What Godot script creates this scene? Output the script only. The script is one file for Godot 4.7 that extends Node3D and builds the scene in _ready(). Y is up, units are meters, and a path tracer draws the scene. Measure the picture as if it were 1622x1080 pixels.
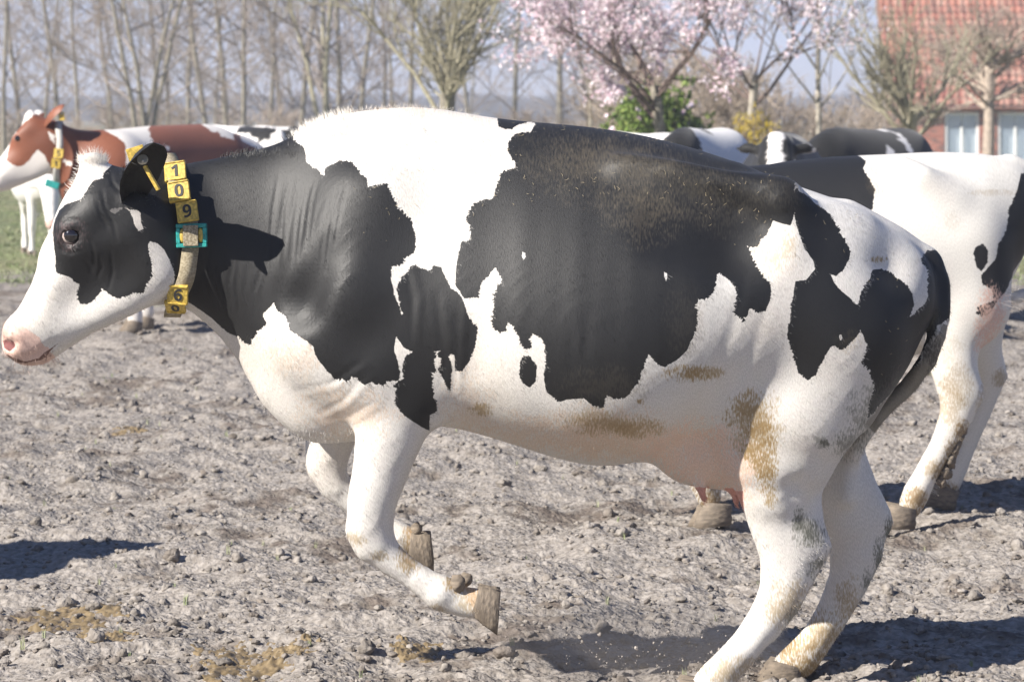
extends Node3D
# A Holstein cow leaping across a dry paddock, herd, bare trees and a farmhouse behind.
# Photo pixels give directions only: F is the lens in photo pixels, HY the horizon row, EYE the lens height in metres.
const F := 5200.0
const CX := 811.0
const HY := 185.0
const EYE := 1.385
const CAMZ := 8.0

var rng := RandomNumberGenerator.new()
var mats := {}
var used_names := {}

# ---------------------------------------------------------------- helpers
func P(px: float, py: float, z: float) -> Vector3:
	var d := CAMZ - z
	return Vector3((px - CX) / F * d, EYE - (py - HY) / F * d, z)

func px_of(p: Vector3) -> Vector2:
	var d := CAMZ - p.z
	return Vector2(CX + p.x * F / d, HY + (EYE - p.y) * F / d)

func ground_z(py: float) -> float:
	return CAMZ - F * EYE / (py - HY)

func numbered(called: String) -> String:
	if not used_names.has(called):
		used_names[called] = 0
		return called
	used_names[called] += 1
	return "%s_%03d" % [called, used_names[called]]

func tag(o: Node, label: String, category: String, group := "", kind := "") -> void:
	if label: o.set_meta("label", label)
	if category: o.set_meta("category", category)
	if group: o.set_meta("group", group)
	if kind: o.set_meta("kind", kind)

func thing(called: String, at: Vector3, label: String, category: String, group := "") -> Node3D:
	var o := Node3D.new()
	o.name = numbered(called)
	add_child(o)
	o.position = at
	tag(o, label, category, group)
	return o

func part(called: String, mesh: Mesh, m: Material, parent: Node, at := Transform3D()) -> MeshInstance3D:
	var o := MeshInstance3D.new()
	o.name = called if parent != self else numbered(called)
	o.mesh = mesh
	if m: o.material_override = m
	o.transform = at
	parent.add_child(o, true)
	return o

func lin(r: float, g: float, b: float) -> Color:
	return Color(r, g, b).linear_to_srgb()

func mat(key: String, c: Color, rough := 0.9, spec := 0.5) -> StandardMaterial3D:
	if mats.has(key): return mats[key]
	var m := StandardMaterial3D.new()
	m.resource_name = key
	m.albedo_color = c
	m.roughness = rough
	m.metallic_specular = spec
	mats[key] = m
	return m

func noise(freq: float, s: int, oct := 3) -> FastNoiseLite:
	var n := FastNoiseLite.new()
	n.noise_type = FastNoiseLite.TYPE_SIMPLEX_SMOOTH
	n.frequency = freq
	n.seed = s
	n.fractal_octaves = oct
	return n

func noise_tex(freq: float, s: int, lo: Color, hi: Color, size := 512, oct := 4) -> ImageTexture:
	var im := noise(freq, s, oct).get_seamless_image(size, size)
	im.convert(Image.FORMAT_L8)
	var src := im.get_data()
	var out := PackedByteArray()
	out.resize(src.size() * 3)
	var lut := PackedByteArray()
	lut.resize(768)
	for i in 256:
		var c := lo.lerp(hi, smoothstep(0.15, 0.85, i / 255.0))
		lut[i * 3] = int(c.r * 255); lut[i * 3 + 1] = int(c.g * 255); lut[i * 3 + 2] = int(c.b * 255)
	var j := 0
	for v in src:
		var k := v * 3
		out[j] = lut[k]; out[j + 1] = lut[k + 1]; out[j + 2] = lut[k + 2]
		j += 3
	return ImageTexture.create_from_image(Image.create_from_data(size, size, false, Image.FORMAT_RGB8, out))

func height_tex(freq: float, s: int, size := 512, oct := 5, ridged := false) -> ImageTexture:
	var n := noise(freq, s, oct)
	if ridged: n.noise_type = FastNoiseLite.TYPE_CELLULAR
	var im := n.get_seamless_image(size, size)
	im.convert(Image.FORMAT_L8)
	return ImageTexture.create_from_image(im)

# ---------------------------------------------------------------- bodies as joined tapered bones
# A body is a list of limbs; a limb is a chain of nodes [x, y, z, radius, width ratio across z], smoothed, then joined to the rest with a soft minimum.
class Body:
	var limbs: Array[PackedFloat32Array] = []
	var soft := PackedFloat32Array()
	var cut := PackedByteArray()
	var centre: PackedVector3Array = []
	var reach := PackedFloat32Array()
	var lo := Vector3(1e9, 1e9, 1e9)
	var hi := Vector3(-1e9, -1e9, -1e9)

	# nodes: Array of [Vector3 at, float r, float kz]
	func limb(nodes: Array, k: float, taper := 0.0, carve := false, smooth_steps := 1) -> void:
		var fine := []
		if nodes.size() == 1:
			fine = [nodes[0], nodes[0]]
		elif nodes.size() == 2:
			fine = nodes
		else:
			for i in nodes.size() - 1:
				var a = nodes[maxi(i - 1, 0)]
				var b = nodes[i]
				var c = nodes[i + 1]
				var d = nodes[mini(i + 2, nodes.size() - 1)]
				for s in smooth_steps:
					var t := float(s) / smooth_steps
					var at: Vector3 = (b[0] as Vector3).cubic_interpolate(c[0], a[0], d[0], t)
					fine.append([at, cubic_interpolate(b[1], c[1], a[1], d[1], t), lerpf(b[2], c[2], t)])
			fine.append(nodes[-1])
		var out := PackedFloat32Array()
		var l := Vector3(1e9, 1e9, 1e9)
		var h := -l
		for i in fine.size() - 1:
			var a: Vector3 = fine[i][0]
			var b: Vector3 = fine[i + 1][0]
			var v := b - a
			var ra: float = fine[i][1]
			var rb: float = fine[i + 1][1]
			out.append_array(PackedFloat32Array([a.x, a.y, a.z, v.x, v.y, v.z, 1.0 / maxf(v.length_squared(), 1e-9), ra, rb - ra, fine[i][2], fine[i + 1][2] - fine[i][2], taper]))
			for q in [[a, ra, fine[i][2]], [b, rb, fine[i + 1][2]]]:
				var e: float = q[1] * maxf(1.0, q[2]) * (1.0 + absf(taper) * 0.5)
				l = l.min(q[0] - Vector3(e, e, e))
				h = h.max(q[0] + Vector3(e, e, e))
		limbs.append(out)
		soft.append(k)
		cut.append(1 if carve else 0)
		centre.append((l + h) / 2)
		reach.append((h - l).length() / 2)
		if not carve:
			lo = lo.min(l)
			hi = hi.max(h)

	# the trunk: outlines along x as [x, top, bottom, half width, narrowing upwards], joined smoothly
	var loft_x := 0.0
	var loft := PackedFloat32Array()
	var mid_z := 0.0
	const STEP := 0.006
	func trunk(rows: Array, k: float) -> void:
		loft_x = rows[0][0]
		var n := int((rows[-1][0] - loft_x) / STEP) + 1
		var s := 0
		for i in n:
			var x := loft_x + i * STEP
			while s < rows.size() - 2 and rows[s + 1][0] < x: s += 1
			var a: Array = rows[maxi(s - 1, 0)]
			var b: Array = rows[s]
			var c: Array = rows[s + 1]
			var d: Array = rows[mini(s + 2, rows.size() - 1)]
			var w: float = c[0] - b[0]
			var t: float = (x - b[0]) / w
			var v := PackedFloat32Array()
			for j in range(1, 5):
				var ma: float = (c[j] - a[j]) / (c[0] - a[0]) * w
				var mb: float = (d[j] - b[j]) / (d[0] - b[0]) * w
				var t2 := t * t
				var t3 := t2 * t
				v.append((2 * t3 - 3 * t2 + 1) * b[j] + (t3 - 2 * t2 + t) * ma + (3 * t2 - 2 * t3) * c[j] + (t3 - t2) * mb)
			loft.append_array(PackedFloat32Array([(v[0] + v[1]) / 2, maxf((v[0] - v[1]) / 2, 0.003), maxf(v[2], 0.003), v[3]]))
			lo = lo.min(Vector3(x, v[1], mid_z - v[2] * 1.4))
			hi = hi.max(Vector3(x, v[0], mid_z + v[2] * 1.4))
		for turns in 3:
			var soft_copy := loft.duplicate()
			for i in range(1, n - 1):
				var span := mini(5, mini(i, n - 1 - i))
				for j in 4:
					var sum := 0.0
					for q in range(-span, span + 1): sum += soft_copy[(i + q) * 4 + j]
					loft[i * 4 + j] = sum / (2 * span + 1)
		limbs.append(PackedFloat32Array())
		soft.append(k)
		cut.append(2)
		centre.append((lo + hi) / 2)
		reach.append((hi - lo).length() / 2)

	func loft_dist(px: float, py: float, pz: float) -> float:
		var fx := (px - loft_x) / STEP
		var last := loft.size() / 4 - 1.001
		var over := 0.0
		if fx < 0.0:
			over = -fx * STEP
			fx = 0.0
		elif fx > last:
			over = (fx - last) * STEP
			fx = last
		var i := int(fx)
		var t := fx - i
		var j := i * 4
		var dc := loft[j + 4] - loft[j]
		var dr := loft[j + 5] - loft[j + 1]
		var dw := loft[j + 6] - loft[j + 2]
		var r := loft[j + 1] + dr * t
		var w := loft[j + 2] + dw * t
		var tp := loft[j + 3] + (loft[j + 7] - loft[j + 3]) * t
		var v := (py - loft[j] - dc * t) / r
		var f := 1.0 - tp * clampf(v, -1.3, 1.3)
		var u := (pz - mid_z) / (w * f)
		var l := sqrt(u * u + v * v)
		if l < 1e-4: return -minf(r, w)
		var gx := (v * (-dc - v * dr) / r - u * u * dw / w) / (l * STEP)
		var gy := v / (l * r)
		var gz := u / (l * w * f)
		var d := (l - 1.0) / sqrt(gx * gx + gy * gy + gz * gz)
		return d if over == 0.0 else maxf(d, 0.0) + over

	static func bone(b: PackedFloat32Array, j: int, px: float, py: float, pz: float) -> float:
		var ox := px - b[j]
		var oy := py - b[j + 1]
		var oz := pz - b[j + 2]
		var vx := b[j + 3]
		var vy := b[j + 4]
		var vz := b[j + 5]
		var t := clampf((ox * vx + oy * vy + oz * vz) * b[j + 6], 0.0, 1.0)
		ox -= vx * t
		oy -= vy * t
		oz -= vz * t
		var r := b[j + 7] + b[j + 8] * t
		var kz := b[j + 9] + b[j + 10] * t
		var tp := b[j + 11]
		if tp != 0.0:
			kz *= 1.0 - tp * clampf(oy / r, -1.2, 1.2)
		var zs := oz / kz
		var q := ox * ox + oy * oy
		var len1 := sqrt(q + zs * zs)
		return (len1 - r) * len1 / maxf(sqrt(q + zs * zs / (kz * kz)), 1e-6) if len1 > 1e-5 else -r * minf(1.0, kz)

	# pack: [flat bones, PackedFloat32Array of (soft, cut, first, end) for each limb]; ends is a multiple of 4
	func dist(flat: PackedFloat32Array, heads: PackedFloat32Array, px: float, py: float, pz: float) -> float:
		var d := 1e9
		var h := 0
		var nh := heads.size()
		while h < nh:
			var k := heads[h]
			var j := int(heads[h + 2])
			var n := int(heads[h + 3])
			var e := loft_dist(px, py, pz) if heads[h + 1] > 1.5 else 1e9
			while j < n:
				var ox := px - flat[j]
				var oy := py - flat[j + 1]
				var oz := pz - flat[j + 2]
				var vx := flat[j + 3]
				var vy := flat[j + 4]
				var vz := flat[j + 5]
				var t := clampf((ox * vx + oy * vy + oz * vz) * flat[j + 6], 0.0, 1.0)
				ox -= vx * t
				oy -= vy * t
				oz -= vz * t
				var r := flat[j + 7] + flat[j + 8] * t
				var kz := flat[j + 9] + flat[j + 10] * t
				var tp := flat[j + 11]
				if tp != 0.0:
					kz *= 1.0 - tp * clampf(oy / r, -1.2, 1.2)
				var zs := oz / kz
				var q := ox * ox + oy * oy
				zs *= zs
				var len1 := sqrt(q + zs)
				var c := (len1 - r) * len1 / maxf(sqrt(q + zs / (kz * kz)), 1e-6) if len1 > 1e-5 else -r * minf(1.0, kz)
				if c < e: e = c
				j += 12
			if heads[h + 1] == 1.0:
				var w := maxf(k - absf(d + e), 0.0) / k
				d = maxf(d, -e) + w * w * k * 0.25
			else:
				var w := maxf(k - absf(d - e), 0.0) / k
				d = minf(d, e) - w * w * k * 0.25
			h += 4
		return d

	# the limbs, and of them the bones, that matter within reach of a point
	func near(flat: PackedFloat32Array, heads: PackedFloat32Array, c: Vector3, reach_: float) -> Array:
		var f := PackedFloat32Array()
		var hs := PackedFloat32Array()
		var h := 0
		while h < heads.size():
			var ds := PackedFloat32Array()
			var least := loft_dist(c.x, c.y, c.z) if heads[h + 1] > 1.5 else 1e9
			var j := int(heads[h + 2])
			while j < int(heads[h + 3]):
				var e := bone(flat, j, c.x, c.y, c.z)
				ds.append(e)
				if e < least: least = e
				j += 12
			if least < reach_ + heads[h] + 0.004:
				var first := f.size()
				j = int(heads[h + 2])
				for e in ds:
					if e < least + reach_ * 2.1:
						f.append_array(flat.slice(j, j + 12))
					j += 12
				hs.append_array(PackedFloat32Array([heads[h], heads[h + 1], first, f.size()]))
			h += 4
		return [f, hs]

	var all_flat := PackedFloat32Array()
	var all_heads := PackedFloat32Array()
	var o: Vector3
	var cell := 0.01
	var nx := 0
	var ny := 0
	var nz := 0
	var results := []

	func pack() -> void:
		all_flat.clear()
		all_heads.clear()
		for i in limbs.size():
			var first := all_flat.size()
			all_flat.append_array(limbs[i])
			all_heads.append_array(PackedFloat32Array([soft[i], cut[i], first, all_flat.size()]))

	func block(n: int) -> void:
		var bx := n % (nx / 16)
		var by := (n / (nx / 16)) % (ny / 16)
		var bz := n / ((nx / 16) * (ny / 16))
		var big := cell * 16 * 0.87
		var small := cell * 4 * 0.87
		var c := o + Vector3(bx + 0.5, by + 0.5, bz + 0.5) * cell * 16
		var kept := near(all_flat, all_heads, c, big * 1.35)
		if kept[1].is_empty() or absf(dist(kept[0], kept[1], c.x, c.y, c.z)) > big * 1.6 + 0.03: return
		var at_list := PackedInt32Array()
		var vals := PackedFloat32Array()
		var far := cell * 2.0 * 1.25
		var v := PackedFloat32Array()
		v.resize(125)
		for s in 64:
			var x0 := bx * 16 + (s % 4) * 4
			var y0 := by * 16 + (s / 4 % 4) * 4
			var z0 := bz * 16 + (s / 16) * 4
			var cc := o + Vector3(x0 + 2, y0 + 2, z0 + 2) * cell
			if absf(dist(kept[0], kept[1], cc.x, cc.y, cc.z)) > small * 1.2 + cell * 0.5: continue
			var few := near(kept[0], kept[1], cc, small * 1.05)
			var f: PackedFloat32Array = few[0]
			var hs: PackedFloat32Array = few[1]
			if hs.is_empty(): continue
			var ax := cc.x - 2 * cell
			var ay := cc.y - 2 * cell
			var az := cc.z - 2 * cell
			v.fill(1e9)
			for z in [0, 2, 4]:
				for y in [0, 2, 4]:
					for x in [0, 2, 4]:
						v[x + y * 5 + z * 25] = dist(f, hs, ax + x * cell, ay + y * cell, az + z * cell)
			var crossed := false
			for q in 8:
				var qx := (q & 1) * 2
				var qy := (q >> 1 & 1) * 2
				var qz := (q >> 2) * 2
				var i0 := qx + qy * 5 + qz * 25
				var c0 := v[i0]
				var c1 := v[i0 + 2]
				var c2 := v[i0 + 10]
				var c3 := v[i0 + 12]
				var c4 := v[i0 + 50]
				var c5 := v[i0 + 52]
				var c6 := v[i0 + 60]
				var c7 := v[i0 + 62]
				var mn := minf(minf(minf(c0, c1), minf(c2, c3)), minf(minf(c4, c5), minf(c6, c7)))
				var mx := maxf(maxf(maxf(c0, c1), maxf(c2, c3)), maxf(maxf(c4, c5), maxf(c6, c7)))
				var skip := mn > far * 0.9 or mx < -far * 0.9
				if not skip: crossed = true
				for z in 3:
					for y in 3:
						for x in 3:
							if (x | y | z) & 1 == 0: continue
							var i := i0 + x + y * 5 + z * 25
							if skip:
								if v[i] > 1e8: v[i] = (mn + mx) * 0.5
			if not crossed: continue
			# exact values wherever the surface is close
			for z in 5:
				for y in 5:
					for x in 5:
						var i := x + y * 5 + z * 25
						if (x | y | z) & 1 == 0: continue
						var close := v[i] > 1e8
						if not close and absf(v[i]) < far * 1.6: close = true
						if close: v[i] = dist(f, hs, ax + x * cell, ay + y * cell, az + z * cell)
			at_list.append_array(PackedInt32Array([x0, y0, z0]))
			vals.append_array(v)
		results[n] = [at_list, vals]

	# surface nets; returns [positions, normals, indices]
	func build(cell_: float) -> Array:
		cell = cell_
		pack()
		var m := cell * 3.0 + 0.02
		o = lo - Vector3(m, m, m)
		var size := (hi - lo) + Vector3(m, m, m) * 2.0
		nx = (int(size.x / cell) / 16 + 1) * 16
		ny = (int(size.y / cell) / 16 + 1) * 16
		nz = (int(size.z / cell) / 16 + 1) * 16
		var total := nx / 16 * (ny / 16) * (nz / 16)
		results.resize(total)
		for n in total: block(n)
		var gx := nx + 1
		var gxy := gx * (ny + 1)
		var grid := PackedFloat32Array()
		grid.resize(gxy * (nz + 1))
		grid.fill(1e9)
		var blocks := PackedInt32Array()
		for r in results:
			if r == null: continue
			var list: PackedInt32Array = r[0]
			var vals: PackedFloat32Array = r[1]
			blocks.append_array(list)
			var k := 0
			for i in range(0, list.size(), 3):
				var a0 := list[i] + list[i + 1] * gx + list[i + 2] * gxy
				for z in 5:
					for y in 5:
						var at := a0 + y * gx + z * gxy
						grid[at] = vals[k]; grid[at + 1] = vals[k + 1]; grid[at + 2] = vals[k + 2]; grid[at + 3] = vals[k + 3]; grid[at + 4] = vals[k + 4]
						k += 5
		results.clear()
		var ids := PackedInt32Array()
		ids.resize(grid.size())
		ids.fill(-1)
		var pos := PackedVector3Array()
		var nor := PackedVector3Array()
		var cells := PackedInt32Array()
		var e0 := [0, 2, 4, 6, 0, 1, 4, 5, 0, 1, 2, 3]
		var e1 := [1, 3, 5, 7, 2, 3, 6, 7, 4, 5, 6, 7]
		var v := PackedFloat32Array()
		v.resize(8)
		for bi in blocks.size() / 3:
			var x0 := blocks[bi * 3]
			var y0 := blocks[bi * 3 + 1]
			var z0 := blocks[bi * 3 + 2]
			for z in range(z0, z0 + 4):
				for y in range(y0, y0 + 4):
					for x in range(x0, x0 + 4):
						var at := x + y * gx + z * gxy
						v[0] = grid[at]; v[1] = grid[at + 1]; v[2] = grid[at + gx]; v[3] = grid[at + gx + 1]
						var up := at + gxy
						v[4] = grid[up]; v[5] = grid[up + 1]; v[6] = grid[up + gx]; v[7] = grid[up + gx + 1]
						var neg := 0
						for q in 8:
							if v[q] < 0.0: neg += 1
						if neg == 0 or neg == 8: continue
						var s := Vector3.ZERO
						var n := 0
						for e in 12:
							var a: int = e0[e]
							var b: int = e1[e]
							if (v[a] < 0.0) != (v[b] < 0.0):
								var t := v[a] / (v[a] - v[b])
								var pa := Vector3(a & 1, (a >> 1) & 1, a >> 2)
								var pb := Vector3(b & 1, (b >> 1) & 1, b >> 2)
								s += pa.lerp(pb, t)
								n += 1
						ids[at] = pos.size()
						pos.append(o + (Vector3(x, y, z) + s / n) * cell)
						nor.append(Vector3(v[1] + v[3] + v[5] + v[7] - v[0] - v[2] - v[4] - v[6], v[2] + v[3] + v[6] + v[7] - v[0] - v[1] - v[4] - v[5], v[4] + v[5] + v[6] + v[7] - v[0] - v[1] - v[2] - v[3]).normalized())
						cells.append(at)
		var idx := PackedInt32Array()
		var dirs := [[1, gx, gxy], [gx, gxy, 1], [gxy, 1, gx]]
		for at in cells:
			var inside := grid[at] < 0.0
			for dd in dirs:
				if inside == (grid[at + dd[0]] < 0.0): continue
				var i0 := ids[at]
				var i1 := ids[at - dd[1]]
				var i2 := ids[at - dd[1] - dd[2]]
				var i3 := ids[at - dd[2]]
				if i1 < 0 or i2 < 0 or i3 < 0: continue
				if inside: idx.append_array(PackedInt32Array([i0, i2, i1, i0, i3, i2]))
				else: idx.append_array(PackedInt32Array([i0, i1, i2, i0, i2, i3]))
		return [pos, nor, idx]

func array_mesh(pos: PackedVector3Array, nor: PackedVector3Array, idx: PackedInt32Array, uv := PackedVector2Array(), col := PackedColorArray(), uv2 := PackedVector2Array()) -> ArrayMesh:
	var a := []
	a.resize(Mesh.ARRAY_MAX)
	a[Mesh.ARRAY_VERTEX] = pos
	if nor.size(): a[Mesh.ARRAY_NORMAL] = nor
	if uv.size(): a[Mesh.ARRAY_TEX_UV] = uv
	if uv2.size(): a[Mesh.ARRAY_TEX_UV2] = uv2
	if col.size(): a[Mesh.ARRAY_COLOR] = col
	if idx.size(): a[Mesh.ARRAY_INDEX] = idx
	var m := ArrayMesh.new()
	m.add_surface_from_arrays(Mesh.PRIMITIVE_TRIANGLES, a)
	return m

# pixel nodes [px, py, z, r_px, kz] -> metric nodes
func nodes(list: Array, dz := 0.0) -> Array:
	var out := []
	for n in list:
		var z: float = n[2] + dz
		out.append([P(n[0], n[1], z), n[3] * (CAMZ - z) / F, n[4] if n.size() > 4 else 1.0])
	return out
func mirror(list: Array) -> Array:
	var out := []
	for n in list:
		var c: Array = n.duplicate()
		c[2] = -n[2]
		out.append(c)
	return out

# evens out a net: passes of averaging with the neighbours, weaker for the head (x below firm_x, y above firm_y); returns fresh normals with it
func evened(a: Array, passes: int, firm_x := -1e9, firm_y := 0.6) -> Array:
	var pos: PackedVector3Array = a[0]
	var idx: PackedInt32Array = a[2]
	var w := PackedFloat32Array()
	w.resize(pos.size())
	for i in pos.size(): w[i] = 0.12 if pos[i].x < firm_x and pos[i].y > firm_y else 0.6
	var sum := PackedVector3Array()
	var num := PackedFloat32Array()
	for turn in passes:
		sum.resize(0)
		sum.resize(pos.size())
		num.resize(pos.size())
		num.fill(0.0)
		for t in range(0, idx.size(), 3):
			var i := idx[t]
			var j := idx[t + 1]
			var k := idx[t + 2]
			var pi := pos[i]
			var pj := pos[j]
			var pk := pos[k]
			sum[i] += pj + pk
			sum[j] += pi + pk
			sum[k] += pi + pj
			num[i] += 2; num[j] += 2; num[k] += 2
		for i in pos.size():
			if num[i] > 0: pos[i] = pos[i].lerp(sum[i] / num[i], w[i])
	var nor := PackedVector3Array()
	nor.resize(pos.size())
	for t in range(0, idx.size(), 3):
		var i := idx[t]
		var j := idx[t + 1]
		var k := idx[t + 2]
		var n := (pos[k] - pos[i]).cross(pos[j] - pos[i])
		nor[i] += n
		nor[j] += n
		nor[k] += n
	for i in nor.size(): nor[i] = nor[i].normalized()
	return [pos, nor, idx]

# ---------------------------------------------------------------- the leaping cow
func along(list: Array, x: float) -> float:
	for i in list.size() - 1:
		if x <= list[i + 1][0]:
			var a: Array = list[maxi(i - 1, 0)]
			var b: Array = list[i]
			var c: Array = list[i + 1]
			var d: Array = list[mini(i + 2, list.size() - 1)]
			var w: float = c[0] - b[0]
			var t: float = (x - b[0]) / w
			var ma: float = (c[1] - a[1]) / (c[0] - a[0]) * w
			var mb: float = (d[1] - b[1]) / (d[0] - b[0]) * w
			var u := t * t
			return (2 * t * u - 3 * u + 1) * b[1] + (u * t - 2 * u + t) * ma + (3 * u - 2 * u * t) * c[1] + (u * t - u) * mb
	return list[-1][1]

# outlines in photo pixels -> trunk rows in metres, at s pixels to the metre
func outline_rows(top: Array, bottom: Array, wide: Array, narrow: Array, s: float) -> Array:
	var rows := []
	var x: float = top[0][0]
	var last: float = top[-1][0]
	while x < last + 19.0:
		var q := minf(x, last)
		rows.append([(q - CX) / s, EYE - (along(top, q) - HY) / s, EYE - (along(bottom, q) - HY) / s, along(wide, q) / s, along(narrow, q)])
		x += 20.0
	return rows

func main_cow_body() -> Body:
	var b := Body.new()
	var top := [[250, 278], [270, 264], [300, 257], [340, 250], [400, 238], [440, 229], [470, 212], [500, 190], [540, 178], [600, 172], [670, 168], [720, 175], [760, 183], [820, 191], [900, 197], [960, 204], [1020, 214], [1080, 229], [1140, 247], [1200, 270], [1250, 290], [1300, 306], [1350, 326], [1400, 348], [1440, 368], [1462, 390], [1476, 425], [1480, 466]]
	var bottom := [[250, 475], [300, 490], [345, 513], [390, 560], [410, 600], [430, 648], [460, 680], [500, 694], [540, 696], [580, 690], [640, 680], [700, 672], [760, 686], [820, 705], [880, 724], [930, 736], [970, 737], [1020, 728], [1080, 700], [1140, 672], [1200, 655], [1260, 645], [1320, 630], [1380, 600], [1420, 566], [1450, 528], [1468, 500], [1480, 470]]
	var wide := [[250, 70], [300, 68], [360, 76], [420, 94], [480, 124], [540, 150], [600, 165], [680, 178], [760, 198], [840, 225], [920, 242], [1000, 248], [1080, 240], [1160, 220], [1240, 202], [1300, 190], [1360, 165], [1420, 125], [1460, 80], [1480, 16]]
	var narrow := [[250, 0.05], [450, 0.1], [600, 0.36], [900, 0.26], [1100, 0.15], [1250, 0.1], [1400, 0.2], [1480, 0.1]]
	b.trunk(outline_rows(top, bottom, wide, narrow, 650.0), 0.08)
	# brisket and dewlap
	b.limb(nodes([[350, 490, 0, 26, 0.6], [402, 548, 0, 32, 0.7], [450, 606, 0, 44, 0.9], [505, 645, 0, 50, 1.2], [565, 638, 0, 50, 1.4]]), 0.05)
	for s in 2:
		var sh := [[630, 235, 0.05, 36, 0.8], [596, 340, 0.13, 84, 0.75], [552, 460, 0.165, 98, 0.75], [522, 532, 0.16, 78, 0.75]]
		var arm := [[522, 530, 0.155, 74, 0.75], [600, 585, 0.17, 80, 0.75], [652, 606, 0.175, 70, 0.7]]
		var hip := [[1165, 296, 0.10, 26, 1.0], [1236, 318, 0.205, 34, 0.9], [1290, 375, 0.19, 44, 0.8]]
		var butt := [[1330, 430, 0.10, 95, 0.8], [1410, 478, 0.085, 58, 0.8], [1390, 555, 0.09, 52, 0.8], [1345, 645, 0.10, 46, 0.8]]
		if s: sh = mirror(sh); arm = mirror(arm); hip = mirror(hip); butt = mirror(butt)
		b.limb(nodes(sh), 0.07)
		b.limb(nodes(arm), 0.06)
		b.limb(nodes(hip), 0.07)
		b.limb(nodes(butt), 0.06)
	for s in 2:
		var z := -1.0 if s else 1.0
		# loin edge, ridge from hook to stifle, pin bone, triceps
		b.limb(nodes([[985, 262, 0.19 * z, 14, 1.0], [1070, 272, 0.21 * z, 18, 1.0], [1160, 292, 0.215 * z, 20, 1.0], [1236, 316, 0.22 * z, 24, 0.9]]), 0.06)
		b.limb(nodes([[1246, 400, 0.235 * z, 34, 0.8], [1214, 500, 0.245 * z, 34, 0.8], [1172, 610, 0.22 * z, 40, 0.8]]), 0.05)
		b.limb(nodes([[1436, 432, 0.075 * z, 28, 0.9]]), 0.05)
		b.limb(nodes([[640, 440, 0.195 * z, 60, 0.6], [676, 530, 0.215 * z, 42, 0.6], [694, 600, 0.205 * z, 28, 0.7]]), 0.035)
		b.limb(nodes([[1340, 372, 0.245 * z, 40, 0.8], [1392, 420, 0.20 * z, 34, 0.8]]), 0.07, 0, true)
		b.limb(nodes([[748, 520, 0.365 * z, 20, 1.0], [742, 600, 0.34 * z, 18, 1.0]]), 0.05, 0, true)
		b.limb(nodes([[500, 400, 0.285 * z, 30, 0.8], [470, 480, 0.25 * z, 30, 0.8]]), 0.06, 0, true)
		b.limb(nodes([[560, 560, 0.33 * z, 20, 0.8], [610, 500, 0.345 * z, 20, 0.8]]), 0.06, 0, true)
	# near hind leg
	b.limb(nodes([[1290, 440, 0.12, 115, 0.8], [1310, 540, 0.15, 122, 0.75], [1265, 640, 0.16, 106, 0.72], [1240, 715, 0.15, 84, 0.72], [1231, 775, 0.14, 63, 0.78], [1241, 825, 0.13, 56, 0.66], [1253, 866, 0.13, 53, 0.58], [1247, 905, 0.13, 44, 0.62], [1236, 945, 0.13, 36, 0.72], [1212, 982, 0.13, 30, 0.85], [1183, 1022, 0.14, 27, 0.95], [1152, 1056, 0.15, 28, 1.0], [1132, 1080, 0.15, 32, 1.0], [1116, 1100, 0.15, 28, 1.0]]), 0.045)
	b.limb(nodes([[1120, 590, 0.20, 34, 0.8], [1172, 655, 0.18, 54, 0.8], [1190, 720, 0.16, 44, 0.8]]), 0.06)
	b.limb(nodes([[1290, 895, 0.13, 13, 0.8], [1262, 945, 0.13, 12, 0.8], [1222, 1005, 0.135, 11, 0.8]]), 0.02)
	b.limb(nodes([[1270, 852, 0.13, 34, 0.7], [1298, 868, 0.13, 17, 0.8]]), 0.03)
	b.limb(nodes([[1322, 690, 0.13, 24, 0.8], [1288, 770, 0.13, 14, 0.9], [1290, 820, 0.13, 13, 0.9], [1300, 862, 0.13, 13, 0.9]]), 0.03)
	b.limb(nodes([[1262, 770, 0.222, 12, 0.8], [1270, 830, 0.205, 11, 0.8]]), 0.03, 0, true)
	b.limb(nodes([[1236, 905, 0.19, 9, 0.8], [1215, 960, 0.18, 8, 0.8], [1180, 1010, 0.18, 8, 0.8]]), 0.03, 0, true)
	# far hind leg
	b.limb(nodes([[1300, 560, -0.14, 112, 0.75], [1306, 650, -0.14, 78, 0.8], [1318, 720, -0.13, 50, 0.85], [1336, 775, -0.12, 51, 0.8], [1354, 824, -0.12, 54, 0.62], [1357, 870, -0.12, 44, 0.62], [1346, 915, -0.12, 33, 0.75], [1322, 965, -0.12, 27, 0.9], [1295, 1012, -0.12, 26, 1.0], [1270, 1042, -0.12, 30, 1.0], [1250, 1058, -0.12, 28, 1.0]]), 0.04)
	b.limb(nodes([[1376, 818, -0.12, 34, 0.6], [1400, 832, -0.12, 15, 0.8]]), 0.025)
	b.limb(nodes([[1345, 715, -0.13, 18, 0.8], [1372, 775, -0.12, 14, 0.9], [1396, 818, -0.12, 13, 0.9]]), 0.03)
	b.limb(nodes([[1384, 870, -0.12, 13, 0.8], [1358, 930, -0.12, 12, 0.8], [1325, 990, -0.12, 11, 0.8]]), 0.02)
	# near front leg, folded
	b.limb(nodes([[628, 570, 0.165, 84, 0.7], [630, 640, 0.17, 64, 0.72], [616, 690, 0.17, 55, 0.78], [604, 740, 0.165, 46, 0.85], [588, 795, 0.165, 40, 0.9], [586, 834, 0.16, 37, 0.95], [596, 862, 0.16, 32, 0.95], [618, 885, 0.16, 26, 0.9], [650, 908, 0.16, 23, 0.9], [680, 928, 0.16, 25, 0.95], [698, 939, 0.16, 30, 1.0], [726, 952, 0.16, 24, 1.0], [754, 956, 0.16, 26, 1.1]]), 0.03)
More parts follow.
